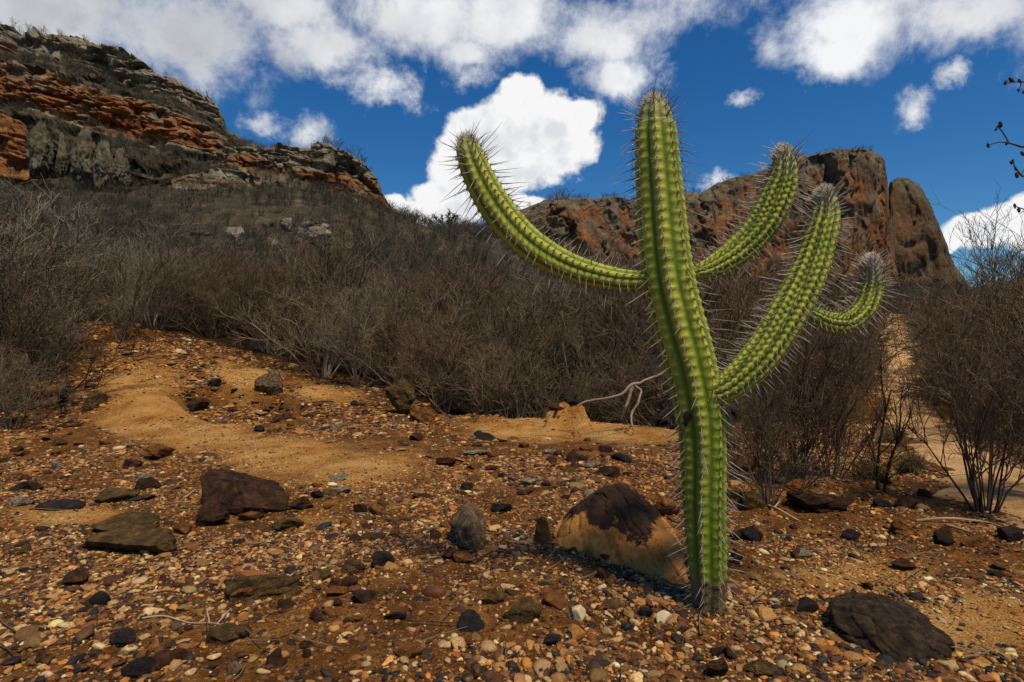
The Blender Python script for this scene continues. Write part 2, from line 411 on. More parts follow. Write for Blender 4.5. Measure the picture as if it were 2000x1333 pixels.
# path sheet
ys = np.exp(np.linspace(math.log(2.9), math.log(34), 520)); nc = 61
q = np.stack([ys*3, ys*0, ys*0], -1)
hwL = (.42+.04*ys)*(1+.5*fbm(q, 41, 3)); hwR = (.40+.04*ys)*(1+.5*fbm(q, 42, 3))
hwL = np.where(ys < 4.8, hwL+.25*(4.8-ys), hwL); hwR = np.where(ys < 6, hwR+.25*(6-ys), hwR)
tt = np.linspace(-1, 1, nc)
X = pathx(ys)[:, None]+np.where(tt[None] < 0, tt[None]*hwL[:, None], tt[None]*hwR[:, None]); Yg = np.repeat(ys[:, None], nc, 1)
Z = ground(X, Yg)+.030*(1-np.abs(tt[None])**1.5)-.022+.012*fbm(np.stack([X*3, Yg*3, X*0], -1), 44, 3)
me = mesh_np('path', np.stack([X, Yg, Z], -1).reshape(-1, 3), grid_faces(len(ys), nc), M_path)
tag(link('path', me), 'pale sandy footpath winding back between the dry shrubs', None, None, 'structure')

# ---------------------------------------------------------------- stones
def cut_planes(v, rng, n, lo=.55, hi=.95):
    for _ in range(n):
        d = rng.normal(size=3); d /= np.linalg.norm(d)
        h = rng.uniform(lo, hi); k = v@d-h
        v = v-np.outer(np.maximum(k, 0)*.96, d)
    return v
def rock_mesh(name, seed, size, mat, sub=5, planes=12, amp=.05, nscale=2.5, lo=.5, hi=.9, layers=0):
    rng = np.random.default_rng(seed); v, f = ICO[sub]
    v = cut_planes(v.copy(), rng, planes+5, lo-.1, hi-.05)
    nn = v/np.linalg.norm(v, axis=1, keepdims=True)
    v = v+nn*(amp*1.7*fbm(v*nscale+seed, seed, 6, .6)+amp*1.1*(ridged(v*nscale*1.2+seed, seed+5, 4)-.7))[:, None]
    cv, ce = cells(v*np.array([2.2, 2.2, 3.2])+.25*fbm(v*4, seed+2, 3)[:, None], seed)
    v = v+nn*(.045*cv-.05*sstep(.12, .0, ce))[:, None]
    if layers:
        v[:, :2] *= (1+.07*np.sign(np.sin(v[:, 2]*layers+2*fbm(v*1.5, seed, 2))))[:, None]
    v = v*np.array(size)
    return mesh_np(name, v, f, mat, True)
def rock(name, label, px, pyb, wpx, hpx, mat, seed, depth=.8, cat='rock', rot=None, sub=5, planes=12, amp=.05, sink=.25, group=None, layers=0, flat=False, tilt=0, lo=.5, hi=.9):
    """rock whose lower edge sits at pixel (px, pyb) of the photo, on the ground there"""
    p = G(px, pyb); Y = p[1]; w = wpx*Y/F; h = hpx*Y/F
    hz = h if not flat else h*.5
    me = rock_mesh(name, seed, (w/2*1.08, w/2*depth, hz/2*1.25), mat, sub, planes, amp, layers=layers, lo=lo, hi=hi)
    yc = Y+w/2*depth*.8; xc = p[0]*yc/Y
    o = link(name, me, None, (xc, yc, G1(xc, yc)+hz*(.5-sink)), (0, tilt, rot if rot is not None else 0))
    tag(o, label, cat, group); return o

def hull_rock(name, label, pts, mat, seed, amp=.012, nscale=9, cat='rock', levels=4, smooth=2, painted_shade=None, strat=0):
    bm = bmesh.new()
    P3 = [P(*p) for p in pts]
    ctr = np.mean(P3, 0); 
    for p in P3: bm.verts.new(Vector(p-ctr))
    r = bmesh.ops.convex_hull(bm, input=bm.verts)
    bmesh.ops.delete(bm, geom=[v for v in bm.verts if not v.link_faces], context='VERTS')
    bmesh.ops.triangulate(bm, faces=bm.faces)
    for k in range(levels):
        bmesh.ops.subdivide_edges(bm, edges=bm.edges, cuts=1, use_grid_fill=True)
        if k < smooth: bmesh.ops.smooth_vert(bm, verts=bm.verts, factor=.35, use_axis_x=True, use_axis_y=True, use_axis_z=True)
    bmesh.ops.triangulate(bm, faces=bm.faces)
    bm.normal_update()
    v = np.array([x.co[:] for x in bm.verts]); n = np.array([x.normal[:] for x in bm.verts]); f = np.array([[q.index for q in x.verts] for x in bm.faces]); bm.free()
    cv, ce = cells(v*nscale*1.1+.3*fbm(v*nscale, seed+2, 3)[:, None], seed)
    d = amp*.7*cv-amp*.8*sstep(.12, 0, ce)+amp*fbm(v*nscale, seed, 6, .62)*1.6+amp*1.2*(ridged(v*nscale*.5, seed+9, 3)-.7)
    if strat:
        ax = v@np.array(strat[1])
        d = d+amp*.45*np.tanh(3*np.sin(ax*strat[0]+1.8*fbm(v*6, seed+3, 3)))
    v = v+n*d[:, None]
    at = {}
    if painted_shade: at['painted_shade'] = painted_shade(v+ctr)
    me = mesh_np(name, v, f, mat, True, attrs=at)
    o = link(name, me, None, ctr); tag(o, label, cat); return o

# the big tilted boulder beside the cactus
def bshade(w):  # dark lobes painted over the boulder top as the cactus shadow
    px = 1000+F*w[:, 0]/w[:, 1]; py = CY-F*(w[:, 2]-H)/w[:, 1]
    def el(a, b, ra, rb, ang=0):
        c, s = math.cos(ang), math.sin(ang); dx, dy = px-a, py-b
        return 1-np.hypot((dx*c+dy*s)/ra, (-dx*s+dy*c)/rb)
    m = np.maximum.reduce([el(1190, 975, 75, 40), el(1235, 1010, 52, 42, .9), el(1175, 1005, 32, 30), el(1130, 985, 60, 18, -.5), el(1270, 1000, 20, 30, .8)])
    low = np.interp(px, [1085, 1150, 1250, 1345], [1082, 1092, 1125, 1162]); m = np.maximum(m, .35-np.abs(py-low)/20)  # plus a dark band along the lower edge
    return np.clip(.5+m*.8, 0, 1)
hull_rock('boulder', 'big tilted orange boulder with cactus shadow painted on its top, left of the cactus base',
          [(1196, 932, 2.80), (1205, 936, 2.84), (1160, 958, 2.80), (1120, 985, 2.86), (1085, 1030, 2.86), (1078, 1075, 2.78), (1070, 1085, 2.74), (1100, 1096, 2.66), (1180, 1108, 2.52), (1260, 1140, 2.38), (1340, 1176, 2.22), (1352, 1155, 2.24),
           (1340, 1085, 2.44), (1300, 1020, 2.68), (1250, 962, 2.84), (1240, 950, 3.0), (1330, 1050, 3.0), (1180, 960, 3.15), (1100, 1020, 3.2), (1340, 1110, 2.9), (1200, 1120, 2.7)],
          M_boulder_orange, 4, .010, 8, 'boulder', 5, 1, bshade)
hull_rock('boulder', 'dark brown wedge shaped boulder alone on the left of the gravel',
          [(392, 932, 3.5), (400, 998, 3.32), (470, 1004, 3.26), (560, 996, 3.35), (566, 965, 3.5), (505, 932, 3.7), (455, 918, 3.75), (410, 917, 3.75), (470, 938, 3.42), (480, 990, 3.25), (540, 940, 4.0), (420, 925, 4.0), (400, 990, 3.8), (560, 985, 3.9)],
          M_brown, 12, .008, 9, 'boulder', 5, 0)
hull_rock('rock', 'black layered slab like a rotten log, lying at the lower right',
          [(1618, 1170, 2.0), (1622, 1240, 1.90), (1700, 1282, 1.82), (1790, 1318, 1.74), (1860, 1330, 1.74), (1872, 1275, 1.84), (1845, 1228, 1.92), (1770, 1178, 2.02), (1690, 1158, 2.06), (1622, 1190, 1.93), (1700, 1205, 1.87), (1790, 1240, 1.81), (1850, 1265, 1.80),
           (1640, 1160, 2.1), (1700, 1180, 2.3), (1850, 1230, 2.1)], M_log, 31, .009, 9, 'rock', 5, 1, None, (95, (.35, -.4, .85)))
hull_rock('rock', 'grey tan upright rock between the brown boulder and the big orange boulder',
          [(878, 1020, 2.86), (900, 985, 2.9), (925, 980, 2.92), (945, 1000, 2.9), (950, 1060, 2.78), (930, 1078, 2.7), (898, 1070, 2.74), (915, 1030, 2.72), (930, 990, 3.1), (890, 1010, 3.1), (950, 1050, 3.0)],
          M_tan, 14, .006, 14, 'rock', 4, 0)
hull_rock('rock', 'black rounded pointed stone sitting in cream pebbles, bottom centre',
          [(884, 1225, 1.98), (890, 1252, 1.92), (925, 1262, 1.9), (948, 1245, 1.93), (952, 1215, 1.98), (930, 1190, 2.02), (912, 1183, 2.02), (893, 1200, 2.0), (915, 1205, 2.14), (945, 1235, 2.1)],
          M_dark, 15, .004, 14, 'rock', 4, 3)
hull_rock('rock', 'dark red layered slab lying flat in front of the big orange boulder',
          [(1130, 1150, 2.36), (1160, 1124, 2.5), (1215, 1118, 2.5), (1275, 1138, 2.34), (1300, 1170, 2.18), (1270, 1192, 2.12), (1190, 1186, 2.14), (1150, 1172, 2.22), (1200, 1150, 2.5), (1280, 1160, 2.4)],
          M_red, 16, .010, 10, 'rock', 4, 2, None, (90, (.1, -.3, .9)))

# (px, py base, w, h, mat, label, extra)
R = [
 (784, 812, 104, 68, M_olive, 'mossy flat topped upper boulder of the pair at the thicket edge', dict(tilt=.25, planes=9, sink=-.12, depth=.6)),
 (820, 824, 58, 42, M_orange, 'rusty lower boulder leaning under the mossy one at the thicket edge', dict(tilt=.45, planes=9)),
 (535, 780, 66, 44, M_tan, 'smooth grey tan boulder resting on pale sand below the thicket', dict(planes=6, amp=.04)),
 (181, 802, 48, 52, M_olive, 'upright mustard brown rock beside the sandy mound on the left', dict(planes=8, tilt=.3)),
 (386, 808, 62, 38, M_brown, 'rounded brown rock lying in the eroded hollow', dict(planes=7)),
 (553, 824, 56, 36, M_olive, 'blocky olive brown rock below the smooth grey tan boulder', dict(planes=10)),
 (508, 845, 30, 20, M_dark, 'dark grey stone left below the blocky olive brown rock', {}),
 (420, 775, 34, 24, M_purple, 'dull purple stone at the back of the eroded hollow', {}),
 (318, 900, 64, 34, M_orange, 'flat mustard orange slab on the dark stony patch at left', dict(flat=False, planes=9, depth=1.1, tilt=-.15)),
 (285, 948, 66, 24, M_pale, 'pale lichen crusted flat rock in the dark stones at left', dict(layers=9)),
 (225, 985, 100, 30, M_olive, 'long low olive rock just above the pale sand strip at left', {}),
 (45, 992, 50, 22, M_pale, 'small pale arched stone near the left edge', {}),
 (245, 1045, 115, 38, M_olive, 'upper of two mossy slabs half sunk in gravel at left', dict(planes=7)),
 (275, 1092, 195, 56, M_olive, 'broad lower mossy slab half sunk in gravel at left', dict(planes=8)),
 (352, 1048, 52, 32, M_orange, 'bright orange stone touching the right end of the mossy slabs', {}),
 (410, 1032, 92, 40, M_brown, 'brown flat topped rock in front of the wedge shaped boulder', dict(layers=5)),
 (563, 1040, 58, 36, M_olive, 'rounded grassy brown rock right of the flat topped brown rock', dict(planes=6)),
 (150, 1150, 62, 40, M_brown, 'dark brown tilted stone in the pebbles at far left', dict(tilt=-.35)),
 (195, 1185, 36, 30, M_dark, 'small blackish round stone below the tilted brown stone', dict(planes=6)),
 (500, 1182, 210, 62, M_olive, 'long lichen brown ledge sunk in the pebbles, lower left', dict(planes=9, depth=.55, tilt=-.12)),
 (478, 1180, 66, 30, M_orange, 'bright orange wedge lying against the long brown ledge', dict(planes=8, depth=.5, sink=.0)),
 (686, 1128, 66, 40, M_olive, 'lumpy olive stone at the right end of the long brown ledge', {}),
 (742, 1115, 52, 34, M_purple, 'smooth dark grey oval stone right of the lumpy olive stone', dict(planes=5)),
 (1025, 1222, 84, 50, M_olive, 'speckled olive oval stone right of the black pointed stone', dict(planes=6)),
 (965, 1185, 56, 36, M_olive, 'mustard sliver of rock above the speckled olive stone', dict(tilt=.7)),
 (1128, 1216, 38, 30, M_cream, 'largest cream white pebble, left of the cactus foot', dict(planes=4, amp=.03, sub=3)),
 (1172, 1198, 28, 16, M_orange, 'amber yellow pebble beside the largest cream pebble', dict(planes=4, sub=3)),
 (1296, 1222, 34, 26, M_cream, 'cream white pebble nearest to the cactus foot', dict(planes=4, amp=.03, sub=3)),
 (1262, 1212, 28, 32, M_dark, 'small black stone left of the cream pebble by the cactus', dict(planes=6, sub=3)),
 (440, 1262, 66, 38, M_olive, 'grey olive speckled stone in pebbles under the dry twig', dict(planes=6)),
 (245, 1268, 60, 36, M_purple, 'dark maroon angular stone at the bottom left', {}),
 (540, 1300, 34, 42, M_red, 'upright rusty brown stone at the bottom edge, left of centre', {}),
 (280, 1325, 78, 26, M_dark, 'black flat stone on the bottom edge at left', {}),
 (455, 1325, 44, 30, M_tan, 'square tan stone on the bottom edge', {}),
 (350, 1300, 46, 36, M_red, 'reddish brown lump beside the black flat bottom stone', {}),
 (1400, 1330, 56, 60, M_brown, 'brown pointed slab standing on the bottom edge below the cactus', dict(tilt=.4)),
 (1485, 1332, 90, 36, M_olive, 'olive brown slab on the bottom edge right of the pointed slab', {}),
 (800, 1292, 60, 30, M_orange, 'flat dull orange stone near the bottom edge, centre left', {}),
 (1075, 1265, 44, 30, M_purple, 'small maroon stone below the speckled olive oval stone', dict(sub=3)),
 (925, 893, 64, 15, M_pale, 'pale lichen flat stone in the middle distance, left of three', dict(layers=7)),
 (1036, 950, 44, 22, M_pale, 'pale lichen flat stone nearest the big boulder', dict(layers=7)),
 (1148, 916, 42, 16, M_pale, 'pale flat stone right of a dark stone in the middle distance', dict(layers=7)),
 (1137, 900, 26, 18, M_purple, 'dark purple stone behind the pale flat stone', {}),
 (1075, 888, 50, 10, M_pale, 'thin pale plate of rock near the sandy bank', dict(layers=7)),
 (1215, 905, 44, 18, M_dark, 'dark flat stone far behind the big boulder', {}),
 (870, 912, 50, 26, M_red, 'rusty flat stone in the middle distance left of the pale ones', {}),
 (925, 918, 44, 20, M_orange, 'orange flat stone beside the rusty flat stone', {}),
 (662, 940, 40, 16, M_pale, 'pale grey stone on the sand right of the brown boulder', {}),
 (620, 975, 30, 24, M_purple, 'purple grey lump just right of the wedge shaped boulder', {}),
 (590, 1000, 60, 30, M_brown, 'low brown rock against the right end of the wedge shaped boulder', {}),
 (978, 1005, 44, 28, M_dark, 'dark angular stone up and right of the grey tan rock', {}),
 (1300, 1012, 88, 38, M_orange, 'orange slab leaning behind the cactus stem and the big boulder', dict(tilt=.3, depth=.6)),
 (1225, 975, 40, 26, M_olive, 'small olive stone behind the peak of the big boulder', {}),
 (1060, 1065, 48, 62, M_orange, 'dull orange stone against the left side of the big boulder', dict(tilt=-.4)),
 (1190, 935, 60, 22, M_brown, 'brown broken stone above the big boulder', {}),
 (1415, 880, 60, 44, M_tan, 'grey rock right of the cactus stem under the small bush', dict(tilt=.4)),
 (1450, 925, 60, 46, M_orange, 'rusty block right of the cactus stem below the grey rock', {}),
 (1462, 1000, 58, 42, M_olive, 'olive rounded rock at the foot of the small leafless bush', {}),
 (1600, 1010, 140, 50, M_brown, 'long brown flat rock right of the small leafless bush', dict(layers=4, planes=10)),
 (1560, 965, 64, 28, M_orange, 'orange brown rock behind the long brown flat rock', {}),
 (1660, 985, 30, 30, M_olive, 'olive block on the right end of the long brown flat rock', {}),
 (1765, 1052, 84, 38, M_orange, 'rust coloured low rock left of the dark wedge, at right', dict(tilt=.3)),
 (1838, 1068, 48, 44, M_brown, 'dark brown wedge between two rusty rocks at right', {}),
 (1905, 1072, 52, 34, M_orange, 'rusty angular rock below the dark based bush at right', {}),
 (1978, 1062, 70, 42, M_purple, 'blackish rock at the right edge of the gravel', {}),
 (1460, 1058, 52, 36, M_dark, 'black stone just right of the cactus stem', {}),
 (1437, 1105, 36, 44, M_olive, 'olive brown stone touching the cactus stem at right', {}),
 (1765, 1118, 62, 22, M_red, 'flat reddish stone above the black log like slab', {}),
 (1695, 1155, 34, 22, M_brown, 'brown pebble stone just above the black log like slab', dict(sub=3)),
 (1765, 995, 54, 26, M_brown, 'brown stone between the shrubs and the sandy path', {}),
 (1720, 992, 42, 26, M_dark, 'dark stone at the foot of the thin sapling', {}),
 (1385, 975, 0, 0, None, '', {}),
 (100, 885, 0, 0, None, '', {}),
 (60, 962, 60, 24, M_brown, 'brown flat stone low at the left edge', {}),
 (115, 1000, 90, 18, M_purple, 'long dark flat stone at the left, on the pale sand strip', dict(planes=8)),
 (260, 915, 50, 22, M_red, 'rusty flat stone left of the mustard orange slab', {}),
 (288, 668, 30, 32, M_orange, 'orange earth coloured rock at the foot of the grey shrubs', {}),
 (625, 488, 56, 34, M_hillrock, 'bright white rock on the dark hillside', dict(sink=-.15, planes=8)),
 (458, 495, 36, 50, M_hillrock, 'pale upright rock on the hillside left of the white rock', dict(sink=-.1)),
 (540, 492, 36, 26, M_hillrock, 'tan rock on the hillside between the white and upright rocks', {}),
 (470, 520, 46, 16, M_hillrock, 'low flat rock below the upright pale hillside rock', {}),
 (1088, 806, 34, 16, M_red, 'dark red stone on top of the earth pillar of the sandy bank', {}),
 (1112, 800, 40, 16, M_dark, 'blackish stone on the earth pillar beside the dark red one', {}),
 (395, 465, 60, 14, M_knob, 'grey low rock ledge on the left hillside', {}),
 (740, 500, 30, 14, M_hillrock, 'small pale rock on the hillside right of the white rock', {}),
 (85, 480, 34, 14, M_hillrock, 'pale rock among grey trees at the far left hillside', {}),
 (280, 355, 60, 40, M_knob, 'sloping grey crag at the right of the yellow grey towers', dict(planes=8)),
 (330, 365, 60, 26, M_knob, 'lowest grey crag right of the yellow grey towers', dict(planes=8)),
]
for i, (px, py, w, h, m, lab, kw) in enumerate(R):
    if m is None: continue
    kw = dict(kw)
    rock('rock', lab, px, py, w, h, m, 100+i, **kw)

rr_ = np.random.default_rng(77)
for k in range(20):
    px, py = rr_.uniform(30, 730), rr_.uniform(438, 512); w_ = rr_.uniform(16, 44)
    rock('rock', 'weathered grey rock half hidden in the scrub on the left hillside', px, py, w_, w_*rr_.uniform(.45, .8), (M_hillrock, M_knob, M_hillrock)[k % 3], 400+k, sub=3, sink=.12, lo=.4, hi=.75, planes=10, group='grey rocks half hidden in the hillside scrub')
# dark driftwood-like lump in the middle distance
hull_rock('rock', 'blackened jagged fragment lying below the sandy bank',
          [(922, 848, 5.9), (932, 836, 5.95), (945, 846, 5.9), (972, 856, 5.8), (974, 866, 5.7), (950, 864, 5.7), (926, 856, 5.8), (950, 850, 6.1)], M_dark, 77, .01, 8, 'rock', 3, 1)

# ---------------------------------------------------------------- loose stones (individual) and gravel (stuff)
PAL = np.array([(.50, .31, .125), (.62, .44, .22), (.38, .18, .052), (.47, .185, .035), (.18, .062, .013), (.075, .029, .009), (.028, .015, .010), (.018, .014, .013), (.19, .10, .028), (.27, .15, .06)])
PW = np.array([.11, .05, .12, .09, .17, .16, .14, .05, .10, .03]); PW = PW/PW.sum()
CLS = [('dark brown', m_brown, .24), ('reddish brown', m_red, .20), ('blackish', m_purple, .08), ('olive brown', m_olive, .17), ('rusty orange', m_orange, .18), ('tan', m_tan, .10), ('pale grey', m_pale, .03)]
protos = {}
for ci, (cn, cm, _) in enumerate(CLS):
    protos[cn] = [rock_mesh('stone', 500+ci*10+k, (1, .8, .42 if k % 2 else .6), cm, 3, 9, .07, 2.2, .5, .85) for k in range(4)]
rng = np.random.default_rng(5)
cnt = 0; 
while cnt < 215:
    px = rng.uniform(-80, 2080); t_ = rng.random(); Y = 1.75*(8.5/1.75)**t_
    x = (px-1000)/F*Y
    if float(sandmask(np.array([x]), np.array([Y]))[0]) > rng.uniform(.15, .7): continue
    if px > 1350 and Y > 4: continue
    if abs(x-float(pathx(Y))) < .5: continue
    if px > 650 and Y > 3.2 and rng.random() < .35: continue
    if np.hypot(x-.735, Y-2.12) < .2: continue
    if float(fbm(np.array([[x*1.3, Y*1.3, 4.]]), 66, 3)[0]) < rng.uniform(-.35, .1): continue
    cn = rng.choice([c[0] for c in CLS], p=np.array([c[2] for c in CLS])/1.0)
    s = rng.uniform(.018, .034)*(1+.55*(Y-1.75)*.6)*rng.choice([1, 1, 1.5])
    s = min(s*1.25, .12)
    me = protos[cn][rng.integers(4)]
    o = link('stone', me, None, (x, Y, G1(x, Y)+s*.12), (rng.normal(0, .2), rng.normal(0, .2), rng.uniform(0, 6.28)), (s, s*rng.uniform(.7, 1.1), s*rng.uniform(.7, 1.2)))
    band = 'close to the viewer' if Y < 2.6 else ('in the middle of the gravel' if Y < 4.4 else 'on the rear slope below the thicket')
    side = 'left' if px < 700 else ('centre' if px < 1350 else 'right')
    tag(o, f'small {cn} stone lying {band}, {side} part', 'stone', f'small {cn} stones {band} {side}')
    cnt += 1

def gravel(name, label, n, y0, y1, sub, rfun, cover_sand, seed, xr=(-380, 2520), flat=1.0):
    rng = np.random.default_rng(seed)
    v0, f0 = ICO[sub]
    var = [cut_planes(v0.copy(), rng, 9, .38, .85) for _ in range(24)]
    Y = np.sqrt(rng.uniform(y0**2, y1**2, n*3)); px = rng.uniform(*xr, n*3); x = (px-1000)/F*Y
    sm = sandmask(x, Y); q = np.stack([x, Y, x*0], -1)
    patch = .55+1.5*fbm(q*1.9, 61, 4)
    keep = rng.random(len(x)) < np.clip(patch, .12, 1)*(1-sm*(1-cover_sand))
    keep &= (Y < frontY(px)+.4)
    keep &= np.abs(x-pathx(np.clip(Y, 2, 40))) > .45*rng.uniform(.6, 1.2, len(x))
    keep &= np.hypot(x-.735, Y-2.12) > .06
    x, Y, sm = x[keep][:n], Y[keep][:n], sm[keep][:n]; n = len(x)
    r = rfun(Y)*np.exp(rng.normal(0, .42, n))*(1-.35*sm)
    z = ground(x, Y)
    nv, nf = len(v0), len(f0)
    V = np.stack(var)[rng.integers(24, size=n)]
    sc = np.stack([r*rng.uniform(.9, 1.5, n), r*rng.uniform(.7, 1.1, n), r*rng.uniform(.45, .8, n)*flat], -1)
    V = V*sc[:, None, :]
    a = rng.uniform(0, 6.28, n); tx = rng.normal(0, .3, n)
    c, s = np.cos(tx)[:, None], np.sin(tx)[:, None]
    yy, zz = V[..., 1]*c-V[..., 2]*s, V[..., 1]*s+V[..., 2]*c
    c, s = np.cos(a)[:, None], np.sin(a)[:, None]
    xx, yy = V[..., 0]*c-yy*s, V[..., 0]*s+yy*c
    V = np.stack([xx+x[:, None], yy+Y[:, None], zz+(z+r*.08)[:, None]], -1).reshape(-1, 3)
    Fc = (f0[None]+(np.arange(n)*nv)[:, None, None]).reshape(-1, 3)
    pw = np.tile(PW, (n, 1)); pw[:, [0, 1, 2, 3]] *= (1+2.5*sm)[:, None]; wm = sstep(2.3, 4.2, Y)[:, None]; pw[:, [2, 3, 4, 8]] *= 1+1.6*wm; pw[:, [6, 7, 5]] *= 1+.1*wm; pw /= pw.sum(1, keepdims=True)
    ci = (rng.random(n)[:, None] > np.cumsum(pw, 1)).sum(1).clip(0, 9)
    colr = PAL[ci]*np.exp(rng.normal(0, .28, (n, 1)))*np.exp(rng.normal(0, .03, (n, 3)))
    colr = np.repeat(np.clip(colr, .004, .75), nv, 0)
    me = mesh_np(name, V, Fc, M_gravel, True, col=colr)
    sm_ = np.repeat((ci <= 1) | (rng.random(n) < .25), nf); me.polygons.foreach_set('use_smooth', sm_)
    o = link(name, me); tag(o, label, None, None, 'stuff')
gravel('gravel', 'flat broken chips of dark and rusty rock over the slope', 8500, 1.3, 10, 2, lambda Y: .010+.0030*Y, .06, 75, flat=.5)
gravel('gravel', 'fine tan grit over the sandy patches', 26000, 3.2, 9.5, 1, lambda Y: .0015*Y, 1.0, 76)
gravel('gravel', 'cream, rust and black pebbles covering the foreground', 25000, 1.15, 3.0, 2, lambda Y: .0102-.0028*sstep(2, 3, Y), .25, 71)
gravel('gravel', 'finer mixed gravel over the middle ground', 43000, 2.7, 5.0, 1, lambda Y: .0024*Y+.0006, .38, 72)
gravel('gravel', 'dark and rusty gravel on the slope below the thicket', 35000, 4.9, 11.5, 1, lambda Y: .0026*Y, .28, 73)
# fine grit between the pebbles close by
gravel('gravel', 'fine grit between the foreground pebbles', 36000, 1.15, 2.9, 1, lambda Y: .0048+0*Y, .6, 74)

# ---------------------------------------------------------------- twiggy plants
def tubes(polys, rad, sides=3):
    """polys (N,M,3), rad (N,M) -> verts, quad faces"""
    N, M, _ = polys.shape
    d = np.diff(polys, axis=1); d = np.concatenate([d, d[:, -1:]], 1); d /= np.linalg.norm(d, axis=2, keepdims=True)+1e-9
    ref = np.where(np.abs(d[..., 2:3]) < .9, np.array([0, 0, 1.]), np.array([1., 0, 0]))
    ref = np.broadcast_to(ref[:, :1], d.shape)
    u = np.cross(d, ref); u /= np.linalg.norm(u, axis=2, keepdims=True)+1e-9
    w = np.cross(d, u)
    a = np.arange(sides)*2*math.pi/sides
    V = polys[:, :, None]+rad[:, :, None, None]*(u[:, :, None]*np.cos(a)[:, None]+w[:, :, None]*np.sin(a)[:, None])
    base = np.arange(N)[:, None]*M*sides
    f = grid_faces(M, sides, True)
    Fc = (f[None]+base[:, :, None]).reshape(-1, 4)
    return V.reshape(-1, 3), Fc
def grow(rng, h, stems, kids, spread=.38, wig=.16, rbase=.011, up=.25, shrink=(.5, .5, .5), M=5, rmin=.0022, t0=.25):
    lv = []
    n = stems
    a = rng.uniform(0, 6.28, n); sp = np.abs(rng.normal(0, spread, n))+.05
    d = np.stack([np.cos(a)*sp, np.sin(a)*sp, np.ones(n)], -1); d /= np.linalg.norm(d, axis=1, keepdims=True)
    start = np.stack([np.cos(a)*.03, np.sin(a)*.03, -.05*np.ones(n)], -1)*1.0
    L = h*rng.uniform(.6, 1.0, n); r0 = rbase*rng.uniform(.7, 1.3, n)
    for k in range(len(kids)+1):
        P_ = [start]; dd = d.copy()
        for m in range(M-1):
            dd = dd+rng.normal(0, wig, dd.shape)+np.array([0, 0, up*.25]); dd /= np.linalg.norm(dd, axis=1, keepdims=True)
            P_.append(P_[-1]+dd*(L/(M-1))[:, None])
        P_ = np.stack(P_, 1); rr = r0[:, None]*np.linspace(1, .4, M)[None]
        lv.append((P_, np.maximum(rr, rmin)))
        if k == len(kids): break
        kk = kids[k]; N = len(P_)
        pi = np.repeat(np.arange(N), kk); tt = rng.uniform(t0, 1, N*kk)*(M-1)
        i0 = np.minimum(tt.astype(int), M-2); fr = (tt-i0)[:, None]
        start = P_[pi, i0]*(1-fr)+P_[pi, i0+1]*fr
        pd = P_[pi, i0+1]-P_[pi, i0]; pd /= np.linalg.norm(pd, axis=1, keepdims=True)
        rnd_ = rng.normal(0, 1, pd.shape); rnd_ /= np.linalg.norm(rnd_, axis=1, keepdims=True)
        d = pd+.95*rnd_+np.array([0, 0, up]); d /= np.linalg.norm(d, axis=1, keepdims=True)
        L = L[pi]*shrink[k]*rng.uniform(.6, 1.2, N*kk); r0 = r0[pi]*.55
    return lv
def lv_mesh(name, lv, mat, sides=3):
    Vs, Fs, o = [], [], 0
    for P_, rr in lv:
        v, f = tubes(P_, rr, sides); Vs.append(v); Fs.append(f+o); o += len(v)
    return mesh_np(name, np.vstack(Vs), np.vstack(Fs), mat, True)
def leaves_mesh(name, rng, lv, n, size, mat):
    P_, _ = lv[-1]; pts = P_[rng.integers(len(P_), size=n), rng.integers(1, P_.shape[1], size=n)]+rng.normal(0, .012, (n, 3))
    a = rng.normal(size=(n, 3)); a /= np.linalg.norm(a, axis=1, keepdims=True)
    b = np.cross(a, rng.normal(size=(n, 3))); b /= np.linalg.norm(b, axis=1, keepdims=True)
    s = size*rng.uniform(.5, 1.3, n)[:, None]
    V = np.stack([pts-a*s, pts-b*s*.4, pts+a*s, pts+b*s*.4], 1).reshape(-1, 3)
    return mesh_np(name, V, np.arange(4*n).reshape(-1, 4), mat, False)

M_stem_pale = twig_mat('pale_stem_bark', (.15, .12, .088), (.40, .335, .25))
# shrub prototypes (height about 1)
PRO = []
specs = [  # stems, kids, spread, mat_stem, mat_twig, leaves
 (13, (7, 5, 4), .34, M_stem_pale, M_twig, 300), (16, (7, 5, 4), .42, M_twig, M_twig_red, 500), (11, (7, 5, 4), .30, M_stem_pale, M_twig_grey, 120),
 (15, (7, 5, 4), .38, M_twig, M_twig, 700), (17, (7, 6, 4), .46, M_twig_dark, M_twig_red, 900), (18, (6, 5, 4), .36, M_twig, M_twig_red, 600), (12, (6, 5, 4), .5, M_stem_pale, M_twig, 0)]
for i, (st, kd, sp, ms, mt, nl) in enumerate(specs):
    rg = np.random.default_rng(900+i)
    lv = grow(rg, .95, st, kd, sp, .2, .009, .26, (.48, .5, .6), rmin=.0015, t0=.32)
    PRO.append((lv_mesh('stem', lv[:1], ms, 4), lv_mesh('twigs', lv[1:], mt), leaves_mesh('foliage', rg, lv, int(nl*2.5), .0070, M_leaf) if nl else None))
def shrub(kind, x, y, h, label, group=None, wid=1.0, name='shrub', cat='shrub', rot=None):
    z = G1(x, y)
    r = bpy.data.objects.new(name, None); COL.objects.link(r); r.location = (x, y, z-.03); r.rotation_euler = (0, 0, rnd.uniform(0, 6.28) if rot is None else rot)
    r.scale = (h*wid, h*wid, h); r.empty_display_size = .1
    tag(r, label, cat, group)
    a, b, c = PRO[kind]
    link('stem', a, r); link('twigs', b, r)
    if c: link('foliage', c, r)
    return r

